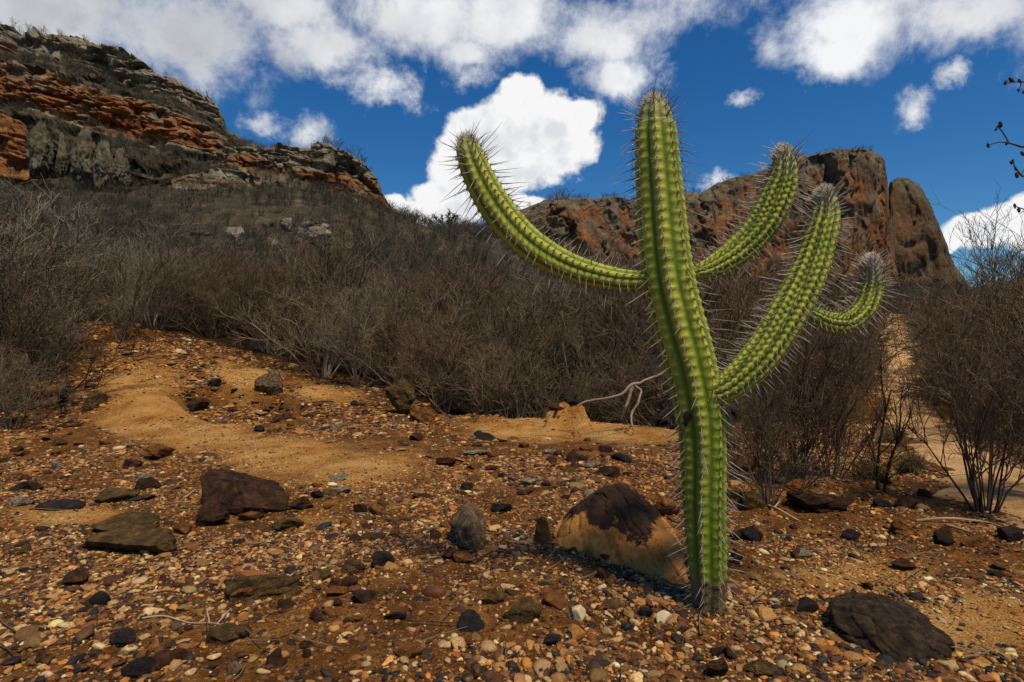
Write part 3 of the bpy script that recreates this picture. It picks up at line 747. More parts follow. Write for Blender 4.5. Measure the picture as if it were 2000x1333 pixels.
# prominent individual shrubs, placed where the photo shows them
def shr(kind, px, pyb, pyt, label, wid=1.0, Y=None):
    if Y is None: p = G(px, pyb)
    else: p = [(px-1000)/F*Y, Y, 0]
    h = (pyb-pyt)/F*p[1]
    return shrub(kind, float(p[0]), float(p[1]), h, label, None, wid)
shr(3, 1500, 985, 715, 'small leafless bush just right of the cactus among rocks', .65)
shr(5, 1555, 950, 640, 'dense brown bush right of the small leafless bush by the cactus', .8)
shr(1, 1625, 935, 650, 'reddish bare bush left of the thin sapling', .55)
shr(4, 1925, 1000, 600, 'wide dark based bush standing by the sandy path at right', .60)
shr(3, 2075, 985, 640, 'leafless bush cut by the right edge of the picture', .9)
shr(2, 235, 665, 560, 'pale grey multi stemmed shrub at the top of the sandy slope', 1.1)
shr(2, 700, 755, 600, 'pale grey stemmed shrub left of the mossy boulder pair', 1.1)
shr(3, 30, 760, 440, 'tall grey shrub filling the left edge of the picture', 1.0, 7.2)
shr(0, 90, 700, 470, 'bushy grey shrub inside the left edge thicket', 1.1, 9.2)
shr(3, 20, 800, 640, 'low dark shrub at the left edge beside the stones', 1.1, 6.4)
shr(2, 870, 800, 620, 'pale stemmed shrub right of the mossy boulder pair', 1.0)
shr(0, 1000, 820, 600, 'twiggy shrub just behind the left part of the sandy bank', 1.0, 7.9)
shr(2, 1250, 840, 640, 'grey shrub behind the bleached fallen branch', 1.0, 7.2)
# thicket
rng = np.random.default_rng(33); pts = []
tries = 0
while len(pts) < 262 and tries < 60000:
    tries += 1
    px = rng.uniform(-170, 2170); t_ = rng.random()**1.25
    yf = float(frontY(px)); Y = yf*(30/yf)**t_
    x = (px-1000)/F*Y
    if abs(x-float(pathx(Y))) < .75+.04*Y: continue
    if 1640 < px < 1900 and Y < 8.5: continue
    if 1670 < px < 1880 and Y < 20: continue
    if px > 1350 and Y < 12 and rng.random() < .68: continue
    if 1680 < px < 1860 and Y < 15: continue
    dm = .50+.045*Y if px > 150 else .5+.04*Y
    if any((x-a)**2+(Y-b)**2 < dm*dm for a, b, _ in pts): continue
    pts.append((x, Y, px))
for x, Y, px in pts:
    front = Y < float(frontY(px))*1.22
    h = rng.uniform(1.25, 1.75) if front else rng.uniform(1.6, 2.4)
    if px > 1350: h *= .95; kind = int(rng.choice([1, 3, 4, 5, 5]))
    elif px < 330: kind = int(rng.choice([0, 2, 2, 6, 3]))
    else: kind = int(rng.choice([0, 1, 1, 5, 6, 2, 1]))
    sd = 'left' if px < 500 else ('middle' if px < 1300 else 'right')
    rw = 'front row' if front else ('middle rows' if Y < 17 else 'rear rows')
    if Y > 13 and px < 1000: h *= .68
    elif Y > 16: h *= .8
    shrub(kind, x, Y, h, f'leafless brown shrub in the {rw} of the thicket, {sd} part', f'shrubs in the {rw} of the thicket {sd}', rng.uniform(1.0, 1.35))

# hillside scrub: one uncountable mass
def scrub(name, label, n, y0, y1, seed, mat, hh=(1.2, 2.4), tw=70, pts=None, th=.018):
    rng = np.random.default_rng(seed)
    if pts is None:
        px = rng.uniform(-350, 2350, n*2); Y = y0*(y1/y0)**rng.random(n*2)
        x = (px-1000)/F*Y
        q = np.stack([x, Y, x*0], -1)
        keep = (rng.random(n*2) < .72+.6*fbm(q*.16, 88, 3))&(np.abs(x-pathx(np.clip(Y, 2, 40))) > .8+.02*Y)
        pk = pxof(x, Y); keep &= Y > frontY(pk)+.7; keep &= ~((pk > 1670) & (pk < 1880) & (Y < 20)); keep &= ~((pk > 380) & (pk < 690) & (Y > 24) & (Y < 56) & (rng.random(n*2) < .5))
        x, Y = x[keep][:n], Y[keep][:n]; z = ground(x, Y)
    else: x, Y, z = pts.T
    n = len(x)
    var = []
    for k in range(10):
        lv = grow(np.random.default_rng(seed*50+k), .9, 7, (4, 2), .5, .12, .01, .2, (.55, .5), M=2, rmin=.004)
        vs, fs, o = [], [], 0
        for P_, rr in lv:
            v, f = tubes(P_, rr, 3); vs.append(v); fs.append(f+o); o += len(v)
        var.append((np.vstack(vs), np.vstack(fs)))
    nv, nf = len(var[0][0]), len(var[0][1])
    vi = rng.integers(10, size=n)
    V = np.stack([v for v, f in var])[vi]
    h = rng.uniform(*hh, n); a = rng.uniform(0, 6.28, n); c, s = (np.cos(a)*h*1.25)[:, None], (np.sin(a)*h*1.25)[:, None]
    V = np.stack([V[..., 0]*c-V[..., 1]*s+x[:, None], V[..., 0]*s+V[..., 1]*c+Y[:, None], V[..., 2]*h[:, None]+z[:, None]], -1).reshape(-1, 3)
    Fc = (var[0][1][None]+(np.arange(n)*nv)[:, None, None]).reshape(-1, 4)
    o = link(name, mesh_np(name, V, Fc, mat, False)); tag(o, label, None, None, 'stuff'); return o
scrub('scrub', 'dense mass of leafless grey brown scrub covering the hillside', 7600, 24, 84, 5, M_scrub, (.8, 1.8))
scrub('undergrowth', 'low tangled twigs filling the gaps in the thicket', 900, 8.5, 30, 6, M_twig, (.6, 1.2))

# ---------------------------------------------------------------- cliffs
def pl(pts): 
    a = np.array(pts, float); return lambda x: np.interp(x, a[:, 0], a[:, 1])
def cliff(name, label, px0, px1, ncol, rows, mat, seed, amp=1.2, lay=1.0, blocks=1.0, res=1.0, jag=3.0, cz=1.0, ca=1.0):
    """rows: list of (py(px), Y(px), nsub, grey) from foot to top and over the back; a solid shell of real thickness"""
    px = np.linspace(px0, px1, ncol)
    PY, YY, GG, RG = [], [], [], []
    for a, b in zip(rows[:-1], rows[1:]):
        for k in range(a[2]):
            t = k/a[2]
            PY.append(a[0](px)*(1-t)+b[0](px)*t); YY.append(a[1](px)*(1-t)+b[1](px)*t); GG.append(np.full(ncol, a[3]*(1-t)+b[3]*t))
    PY.append(rows[-1][0](px)); YY.append(rows[-1][1](px)); GG.append(np.full(ncol, rows[-1][3]))
    PY, YY, GG = np.array(PY), np.array(YY), np.array(GG)
    PX = np.repeat(px[None], len(PY), 0)
    X = (PX-1000)/F*YY; Z = H+(CY-PY)/F*YY
    q = np.stack([X, YY, Z], -1)
    qv = q*np.array([1, 1, max(cz, .12)**.6])
    d = amp*(1.5*fbm(q*.10, seed, 3)+.9*fbm(qv*.4, seed+1, 4, .6))
    cr = ridged(np.stack([X*.16*blocks, YY*.1, Z*.03], -1), seed+2, 3)
    d = d-amp*2.0*sstep(.80, .93, cr)
    zz = Z+.12*X+2.2*fbm(q*.08, seed+3, 3)
    st = fbm(np.stack([zz*0, X*.03, zz*1.3], -1), seed+4, 4, .65)
    cv, ce = cells(np.stack([X*.28*blocks, YY*.12, zz*.62*cz], -1)+.35*fbm(q*.5, seed+20, 3)[..., None], seed)
    cv2, ce2 = cells(np.stack([X*.8*blocks, YY*.3, zz*1.5*cz], -1)+.3*fbm(q*1.2, seed+21, 2)[..., None], seed+5)
    d = d+amp*ca*(.8*cv-.5*sstep(.14, 0, ce)+.35*cv2-.2*sstep(.12, 0, ce2))
    d = d+lay*1.3*sstep(-.25, .25, st)+lay*.5*fbm(np.stack([X*.15, zz*0, zz*3.1], -1), seed+5, 3)
    # toward the viewer
    L = np.sqrt(X**2+YY**2)
    X = X-d*X/L*.4; Y2 = YY-d
    Z = Z+jag*.12*fbm(q*.5, seed+6, 4, .6)+.5*jag*.12*(ridged(q*.25, seed+8, 3)-.6)
    v = np.stack([X, Y2, Z], -1).reshape(-1, 3)
    me = mesh_np(name, v, grid_faces(*PX.shape), mat, True, attrs={'grey': GG.ravel()})
    o = link(name, me); tag(o, label, None, None, 'structure'); return v.reshape(*PX.shape, 3)
off = lambda f, d: (lambda x: f(x)+d)
K = lambda c: (lambda x: np.full_like(x, c))
# left cliff
topL = pl([(-500, 20), (-100, 40), (0, 55), (35, 62), (55, 82), (75, 60), (92, 76), (150, 76), (200, 95), (240, 97), (290, 130), (310, 150), (350, 163), (390, 185), (418, 200), (432, 225), (436, 255), (462, 264), (485, 284), (525, 296), (545, 320)])
capB = pl([(-500, 80), (0, 108), (80, 106), (160, 120), (240, 165), (300, 185), (360, 205), (420, 236), (460, 275), (545, 330)])
orT = pl([(-500, 100), (0, 122), (80, 135), (160, 165), (240, 190), (300, 205), (360, 225), (420, 258), (460, 285), (545, 335)])
orB = pl([(-500, 200), (0, 196), (100, 218), (200, 252), (280, 276), (350, 288), (430, 300), (480, 315), (545, 345)])
footL = off(orB, 70)
vL = cliff('cliff', 'banded orange and grey sandstone cliff along the top of the left hill', -500, 545, 620,
      [(footL, K(63), 14, 2.2), (off(orB, 8), K(67.5), 2, 1.6), (orB, K(68), 60, .26), (off(orT, 3), K(71), 2, .4), (orT, K(71.4), 14, 1.9), (off(capB, 3), K(76), 2, 1.7), (capB, K(76.3), 44, .60), (topL, K(78), 8, .85), (topL, K(96), 6, 1), (off(footL, 60), K(112), 1, 1)],
      M_cliff, 40, 1.05, .55, .8, jag=3, cz=.7)
# second outcrop
topM = pl([(400, 310), (440, 285), (480, 284), (520, 291), (548, 286), (580, 290), (606, 292), (620, 280), (645, 283), (682, 298), (712, 320), (738, 352), (749, 382), (766, 408), (800, 428)])
botM = pl([(400, 345), (450, 325), (520, 332), (600, 352), (700, 388), (765, 418), (800, 435)])
vM = cliff('cliff', 'lower jagged grey brown outcrop ending the left ridge', 400, 800, 300,
      [(off(botM, 40), K(62), 6, 2.0), (botM, K(65), 60, .3), (topM, K(67.5), 8, .85), (off(topM, 2), K(76), 5, .9), (off(botM, 60), K(84), 1, .9)],
      M_outcrop, 50, .85, .5, 1.0, jag=3, cz=.8)
# red band
tb = pl([(340, 350), (380, 338), (430, 332), (480, 338), (510, 352)]); bb = pl([(340, 356), (400, 358), (480, 366), (510, 362)])
cliff('cliff', 'short low red rock band below the orange cliff', 335, 512, 130, [(off(bb, 15), K(59.6), 4, 1.4), (bb, K(60.5), 24, .42), (tb, K(61.5), 4, .6), (tb, K(66), 1, .5), (off(bb, 30), K(67), 1, .5)], M_cliff, 60, .4, .4, 1.5, jag=1)
tr = pl([(-250, 215), (-60, 215), (0, 222), (40, 236), (60, 262)]); br = pl([(-250, 330), (0, 325), (60, 335)])
cliff('cliff', 'short red rock face at the left edge under the orange cliff', -250, 62, 150, [(off(br, 20), K(61.5), 4, .2), (br, K(62), 36, .0), (tr, K(63.5), 4, .2), (tr, K(68), 1, .5), (off(br, 30), K(69), 1, .5)], M_cliff, 64, .5, .5, 1.5, jag=1)
# mesa
topR = pl([(960, 470), (1000, 446), (1018, 415), (1045, 402), (1068, 394), (1100, 391), (1160, 392), (1200, 388), (1240, 396), (1255, 400), (1300, 386), (1330, 378), (1370, 378), (1395, 362), (1412, 356), (1440, 348), (1500, 336), (1545, 312), (1565, 304), (1600, 300), (1622, 298), (1632, 294), (1665, 292), (1690, 297), (1712, 304), (1724, 310), (1728, 330), (1733, 400), (1745, 445), (1752, 500), (1762, 600)])
YR = pl([(960, 100), (1100, 98), (1240, 101), (1300, 106), (1500, 104), (1620, 99), (1700, 100), (1762, 108)])
footR = K(590.)
midR = pl([(960, 520), (1240, 500), (1400, 520), (1762, 600)])
def upR(x): return topR(x)+np.minimum(18, np.maximum(590-topR(x), 1)*.3)
def deepY(x): return YR(x)+3
vR = cliff('mesa', 'dark red flat topped rock mesa behind the cactus', 960, 1762, 560,
      [(footR, lambda x: YR(x)-5, 90, .22), (upR, YR, 16, .6), (topR, lambda x: YR(x)+1.5, 8, 1), (topR, lambda x: YR(x)+26, 5, 1), (footR, lambda x: YR(x)+34, 1, 1)],
      M_mesa, 70, 1.5, .05, .42, jag=4, cz=.07, ca=.55)
topD = pl([(1728, 600), (1740, 372), (1746, 352), (1755, 345), (1775, 348), (1792, 360), (1812, 392), (1830, 430), (1848, 475), (1866, 520), (1888, 545), (1910, 600)])
def upD(x): return topD(x)+np.minimum(14, np.maximum(600-topD(x), 1)*.3)
cliff('rock_dome', 'tall rounded rock fin standing right of the mesa behind a narrow cleft', 1728, 1910, 160,
      [(K(600.), K(106), 60, .35), (upD, K(110), 10, .45), (topD, K(112), 6, 1), (topD, K(124), 3, 1), (K(600.), K(130), 1, 1)],
      M_dome, 80, .8, .03, .4, jag=1.2, cz=.08, ca=.5)
# grey towers under the left cliff
for i, (px, pt, pb, w, lab) in enumerate([(78, 244, 325, 52, 'leftmost and tallest yellow grey rock tower under the cliff'), (122, 275, 325, 26, 'thin yellow rock tower between the two large ones'), (166, 262, 345, 58, 'broad yellow grey rock tower, third from the left'),
                                          (203, 280, 352, 46, 'grey rock tower right of the broad yellow one'), (235, 300, 350, 40, 'shorter grey rock tower at the right of the row')]):
    Y = 60; c = P(px, (pt+pb)/2+5, Y); h = (pb-pt+20)/F*Y; w_ = w/F*Y
    v, f = ICO[5]; v = v.copy(); tz = (v[:, 2]+1)/2
    v[:, :2] *= (1.25-.75*tz**.9)[:, None]*(1+.03*np.tanh(2*np.sin(v[:, 2]*30+9*fbm(v*1.5, i, 4))))[:, None]
    cv, ce = cells(v*np.array([2.5, 2.5, 3.5])+i, 9+i); v *= (1+.07*cv-.12*sstep(.15, 0, ce))[:, None]
    v += .45*fbm(v*2.2+i*5, 90+i, 5, .6)[:, None]*v
    v *= np.array([w_/2*.88, w_/2*.8, h/2*1.12])
    tag(link('rock_tower', mesh_np('rock_tower', v, f, M_knob, True), None, c), lab, 'rock')
# scrub on the ledges, plateau tops
rg = np.random.default_rng(3)
def shell_pts(v, r0, r1, n):
    i = rg.integers(r0, r1, n); j = rg.integers(0, v.shape[1], n); return v[i, j]
S = np.vstack([shell_pts(vL, 0, 15, 700), shell_pts(vL, 78, 93, 420), shell_pts(vL, 139, 148, 60), shell_pts(vM, 0, 7, 90), shell_pts(vM, 67, 74, 30), shell_pts(vR, 0, 26, 220), shell_pts(vR, 106, 116, 90)])
scrub('scrub', 'sparse dry bushes on the cliff ledges and plateau tops', 0, 0, 0, 8, M_scrub, (.7, 1.7), pts=S)

# ---------------------------------------------------------------- trees seen against the sky, sapling, edge tree
def bare_tree(px, pyb, pyt, Y, label, seed, mat=M_twig_dark, spread=.35, rb=.03, stems=3, kids=(7, 5, 4), name='bare_tree', rmin=.004, thick=1):
    rg = np.random.default_rng(seed); h = (pyb-pyt)/F*Y; x = (px-1000)/F*Y
    r = bpy.data.objects.new(name, None); COL.objects.link(r); r.location = (x, Y, G1(x, Y)-.05); tag(r, label, 'tree')
    hh = H+(CY-pyt)/F*Y-G1(x, Y)
    lv = grow(rg, hh*.85, stems, kids, spread, .12, rb, .3, (.5, .5, .5), rmin=rmin, t0=.3)
    link('trunk', lv_mesh('trunk', lv[:1], mat, 5), r); link('crown', lv_mesh('crown', lv[1:], mat), r); return r
bare_tree(1935, 600, 425, 24, 'leafless tree standing against the white cloud at the right', 11, mat=M_twig, rb=.03, stems=4, kids=(7, 5, 4), rmin=.006)
bare_tree(2010, 600, 450, 22, 'leafless tree at the right edge against the cloud', 12, mat=M_twig, rb=.03, stems=3, rmin=.006)
bare_tree(930, 800, 470, 13, 'tall thin dark tree rising out of the thicket left of the cactus', 13, M_twig_dark, .2, .035, 2, (6, 5, 4), rmin=.006)
bare_tree(640, 700, 455, 16, 'grey leaning tree above the middle of the thicket', 14, M_twig_grey, .3, .035, 3, (6, 5, 3), rmin=.007)
bare_tree(60, 600, 395, 22, 'large grey leafless tree on the far left slope', 15, M_twig_grey, .5, .06, 5, (6, 5, 4), rmin=.010)
bare_tree(150, 600, 400, 26, 'second grey leafless tree on the left slope', 16, M_twig_grey, .5, .06, 4, (6, 5, 4), rmin=.011)
bare_tree(300, 600, 455, 25, 'pale thin tree leaning on the slope left of centre', 17, M_twig_grey, .3, .04, 3, (5, 5, 3), rmin=.010)
bare_tree(510, 600, 470, 26, 'pale grey tree under the white hillside rock', 18, M_twig_grey, .45, .05, 4, (6, 5, 4), rmin=.010)
bare_tree(880, 480, 400, 66, 'tiny bare tree on the saddle under the cumulus cloud', 19, M_scrub, .5, .1, 5, (6, 5, 3), rmin=.03)
bare_tree(1095, 400, 355, 99, 'tuft of bare bushes on the left shoulder of the mesa', 20, M_scrub, .5, .1, 9, (6, 4, 2), rmin=.035)
bpy.data.objects[-1] if False else None
for o in list(COL.objects):
    if o.get('label', '').startswith('tuft of bare'):
        o.location = tuple(P(1095, 400, 101)); o.scale = (.4, .4, .22)
    if o.get('label', '').startswith('tiny bare tree'): o.scale = (1, 1, .8)
bare_tree(1718, 955, 680, G(1718, 955)[1], 'thin upright sapling beside the start of the sandy path', 21, M_twig_dark, .10, .010, 3, (7, 4), name='sapling', rmin=.002)

# small plant on thin stem, left
p = G(124, 812); r = bpy.data.objects.new('small_plant', None); COL.objects.link(r); r.location = p; tag(r, 'tiny dark leaved plant on a thin stem at the far left of the slope', 'plant')
s_ = 60/F*p[1]
lv = grow(np.random.default_rng(4), s_, 2, (4,), .12, .1, .012, .2, (.4,), rmin=.006)
link('stem', lv_mesh('stem', lv, M_twig_dark), r)
M_dkleaf, t, bs = material('dark_leaf'); finish(t, bs, (.03, .035, .02), .7)
link('foliage', leaves_mesh('foliage', np.random.default_rng(6), lv, 60, .045, M_dkleaf), r)

# grass tufts by the path
def tuft(px, py, wpx, hpx, label, seed):
    p = G(px, py); Y = p[1]; n = 260; rg = np.random.default_rng(seed); w = wpx/F*Y; h = hpx/F*Y
    st = np.stack([rg.normal(0, w*.22, n), rg.normal(0, w*.2, n), np.zeros(n)-.01], -1); d = np.stack([rg.normal(0, .35, n), rg.normal(0, .35, n), np.ones(n)], -1)
    L = h*rg.uniform(.4, 1.1, n)[:, None]; P_ = np.stack([st, st+d*L*.5, st+d*L+np.array([0, 0, -.1])*L], 1)
    v, f = tubes(P_, np.tile([.003, .002, .0008], (n, 1)))
    tag(link('grass_tuft', mesh_np('grass_tuft', v, f, M_grass), None, p), label, 'grass')
M_grass = twig_mat('dry_grass', (.06, .055, .02), (.15, .12, .05))
tuft(1780, 925, 46, 50, 'dark grassy tuft at the left border of the sandy path', 1)
tuft(1700, 935, 70, 44, 'grey green grass tuft below the thin sapling', 2)
tuft(1740, 870, 50, 44, 'low grass clump behind the thin sapling', 3)

# polyline branch helper
def smooth_line(pts, n):
    pts = np.array(pts, float); k = len(pts); out = []
    ext = np.vstack([2*pts[0]-pts[1], pts, 2*pts[-1]-pts[-2]])
    for t in np.linspace(0, k-1-1e-9, n):
        i = int(t); u = t-i; p0, p1, p2, p3 = ext[i], ext[i+1], ext[i+2], ext[i+3]
        out.append(.5*((2*p1)+(-p0+p2)*u+(2*p0-5*p1+4*p2-p3)*u*u+(-p0+3*p1-3*p2+p3)*u**3))
    return np.array(out)
def limbs(name, lines, mat, parent=None, sides=6, ctr=None, wob=.004, seed=0):
    Vs, Fs, o = [], [], 0
    for li, ln in enumerate(lines):
        q = smooth_line([list(P(*a[:3]))+[a[3]] for a in ln], 10*len(ln))
        q[:, :3] += wob*fbm(q[:, :3]*15+li, seed, 3)[:, None]*np.array([1, .5, 1])
        v, f = tubes(q[None, :, :3], q[None, :, 3], sides); Vs.append(v); Fs.append(f+o); o += len(v)
    V = np.vstack(Vs)-(ctr if ctr is not None else 0)
    return link(name, mesh_np(name, V, np.vstack(Fs), mat), parent, ctr if (ctr is not None and parent is None) else None)
# bleached fallen branch
Yb = 5.9
c0 = P(1235, 830, Yb)
b = limbs('fallen_branch', [[(1128, 792, Yb-.1, .008), (1148, 783, Yb-.02, .011), (1165, 781, Yb, .012), (1190, 776, Yb, .013), (1215, 769, Yb, .015), (1232, 753, Yb, .018), (1250, 748, Yb, .015), (1262, 741, Yb, .014), (1285, 733, Yb+.05, .011), (1310, 718, Yb+.1, .008)],
                           [(1236, 752, Yb, .018), (1231, 768, Yb, .018), (1228, 780, Yb, .017), (1221, 798, Yb, .015), (1214, 818, Yb+.1, .007)],
                           [(1240, 752, Yb, .010), (1252, 762, Yb, .012), (1250, 775, Yb-.03, .012), (1246, 788, Yb-.05, .013), (1235, 805, Yb-.05, .013), (1233, 822, Yb-.1, .011), (1238, 842, Yb-.15, .009)]], M_pale_wood, ctr=c0, seed=3, wob=.014)
tag(b, 'bleached forked dead branch propped on the sandy bank before the thicket', 'branch')
def ground_twig(name, label, segs, mat, rad):
    lines = []
    for s in segs:
        pts = []
        for i, (px, py) in enumerate(s):
            p = G(px, py); pts.append([px, py-6*(i % 2), p[1], rad*(1-.6*i/len(s))])
        lines.append(pts)
    c = P(*lines[0][0][:3]); b = limbs(name, lines, mat, ctr=c, wob=.003); b.location.z += rad*1.2
    tag(b, label, 'branch')
ground_twig('dry_twig', 'thin pale forked twig lying on the pebbles at lower left', [[(262, 1212), (320, 1212), (370, 1218), (430, 1228), (462, 1252)], [(418, 1228), (440, 1208), (452, 1190)], [(408, 1222), (404, 1196)]], M_pale_wood, .0035)
ground_twig('dry_twig', 'pale crossed twigs lying right of the cactus by the rocks', [[(1500, 990), (1520, 1003), (1560, 1020)], [(1505, 1003), (1525, 985)]], M_pale_wood, .007)
ground_twig('dry_twig', 'long thin twig lying across the right side before the path', [[(1790, 1020), (1850, 1022), (1920, 1022), (1960, 1040)], [(1850, 1030), (1900, 1050)]], M_pale_wood, .008)
ground_twig('dry_twig', 'short pale twig beside the brown wedge boulder', [[(360, 975), (380, 966), (392, 960)]], M_pale_wood, .006)

# broken twigs littering the ground
rg = np.random.default_rng(91); n = 1500
Y = np.exp(rg.uniform(math.log(1.6), math.log(11), n)); px = rg.uniform(-150, 2150, n); x = (px-1000)/F*Y
k = (rg.random(n) < np.where(Y > frontY(px)-2.2, 1, .12)) & (Y < frontY(px)+.5); x, Y = x[k], Y[k]; n = len(x)
a = rg.uniform(0, 6.28, n); L = rg.uniform(.03, .16, n)*(.6+.12*Y); pts_ = []
for t_ in (-1, 0, 1):
    xx = x+np.cos(a)*L*t_+rg.normal(0, .006, n); yy = Y+np.sin(a)*L*t_+rg.normal(0, .006, n); pts_.append(np.stack([xx, yy, ground(xx, yy)+.010+rg.uniform(0, .012, n)], -1))
v, f = tubes(np.stack(pts_, 1), np.tile([.0028, .0026, .0012], (n, 1)))
tag(link('twig_litter', mesh_np('twig_litter', v, f, M_twig_grey)), 'small broken twigs littering the gravel and the thicket edge', None, None, 'stuff')

# tree at the right edge: trunk outside the frame, branch tips hang into it
Yt = 2.6
c0 = np.array([3.1, Yt, G1(3.1, Yt)-.05])
tr = bpy.data.objects.new('bare_tree', None); COL.objects.link(tr); tr.location = c0; tag(tr, 'dark budding tree whose twigs reach in at the upper right edge', 'tree')
Tx = 1000+F*3.1/Yt
limbs('trunk', [[(Tx, 1110, Yt, .045), (Tx-20, 850, Yt, .036), (Tx+15, 600, Yt+.05, .030), (Tx-15, 350, Yt, .022), (Tx+20, 100, Yt+.1, .014), (Tx-10, -120, Yt, .005)]], M_twig_dark, tr, 8, c0)
limbs('branch', [[(Tx-5, 520, Yt, .02), (2150, 380, Yt, .010), (2040, 300, Yt, .006), (1990, 285, Yt, .0045), (1958, 278, Yt, .003), (1928, 284, Yt, .002)], [(1970, 279, Yt, .003), (1960, 262, Yt, .003), (1950, 248, Yt, .0025)],
                 [(2060, 320, Yt, .005), (2005, 345, Yt, .003), (1985, 330, Yt, .003), (1978, 315, Yt, .002)], [(2000, 345, Yt, .003), (1980, 325, Yt, .002)], [(1996, 338, Yt, .002), (2010, 318, Yt, .002)]], M_twig_dark, tr, 5, c0)
limbs('branch', [[(Tx, 400, Yt, .02), (2150, 200, Yt, .010), (2040, 165, Yt, .005), (1990, 160, Yt, .003), (1962, 162, Yt, .002)], [(1995, 160, Yt, .003), (1990, 180, Yt, .002)]], M_twig_dark, tr, 5, c0)
limbs('branch', [[(Tx, 650, Yt, .02), (2150, 480, Yt, .010), (2050, 420, Yt, .005), (2005, 410, Yt, .003), (1980, 402, Yt, .002)], [(2000, 412, Yt, .002), (1992, 418, Yt, .0015)]], M_twig_dark, tr, 5, c0)
limbs('branch', [[(Tx, 700, Yt, .020), (Tx+90, 540, Yt+.2, .013), (Tx+220, 420, Yt+.3, .008), (Tx+330, 360, Yt+.3, .003)], [(Tx+130, 500, Yt+.22, .008), (Tx+190, 520, Yt+.4, .005), (Tx+270, 490, Yt+.5, .002)], [(Tx+200, 440, Yt+.3, .006), (Tx+220, 330, Yt+.3, .004), (Tx+260, 240, Yt+.2, .002)]], M_twig_dark, tr, 5, c0, wob=.02)
limbs('branch', [[(Tx+5, 480, Yt, .018), (Tx+70, 330, Yt-.1, .011), (Tx+120, 180, Yt-.2, .006), (Tx+210, 80, Yt-.2, .002)], [(Tx+90, 280, Yt-.12, .006), (Tx+170, 250, Yt, .004), (Tx+240, 180, Yt, .002)]], M_twig_dark, tr, 5, c0, wob=.02)
limbs('branch', [[(Tx, 250, Yt, .014), (Tx-60, 110, Yt+.3, .008), (Tx-90, -20, Yt+.5, .004), (Tx-60, -130, Yt+.5, .002)], [(Tx-75, 60, Yt+.35, .005), (Tx-20, -30, Yt+.4, .003), (Tx, -100, Yt+.4, .002)]], M_twig_dark, tr, 5, c0, wob=.02)
bv, bf = ICO[2]
rg = np.random.default_rng(8)
for i, (px, py) in enumerate([(1950, 246), (1946, 252), (1954, 243), (1930, 284), (1978, 314), (1984, 330), (1975, 318), (1986, 342), (1966, 280), (1964, 161), (1975, 156), (1991, 158), (1989, 176), (1982, 402), (1990, 410), (1997, 300), (1999, 180)]):
    v = bv*np.array([.006, .006, .012])*rg.uniform(.7, 1.4); a = rg.uniform(-1, 1); ca, sa = math.cos(a), math.sin(a)
    v = np.stack([v[:, 0]*ca+v[:, 2]*sa, v[:, 1], -v[:, 0]*sa+v[:, 2]*ca], -1)
    link('bud', mesh_np('bud', v, bf, M_twig_dark), tr, P(px, py, Yt)-c0)

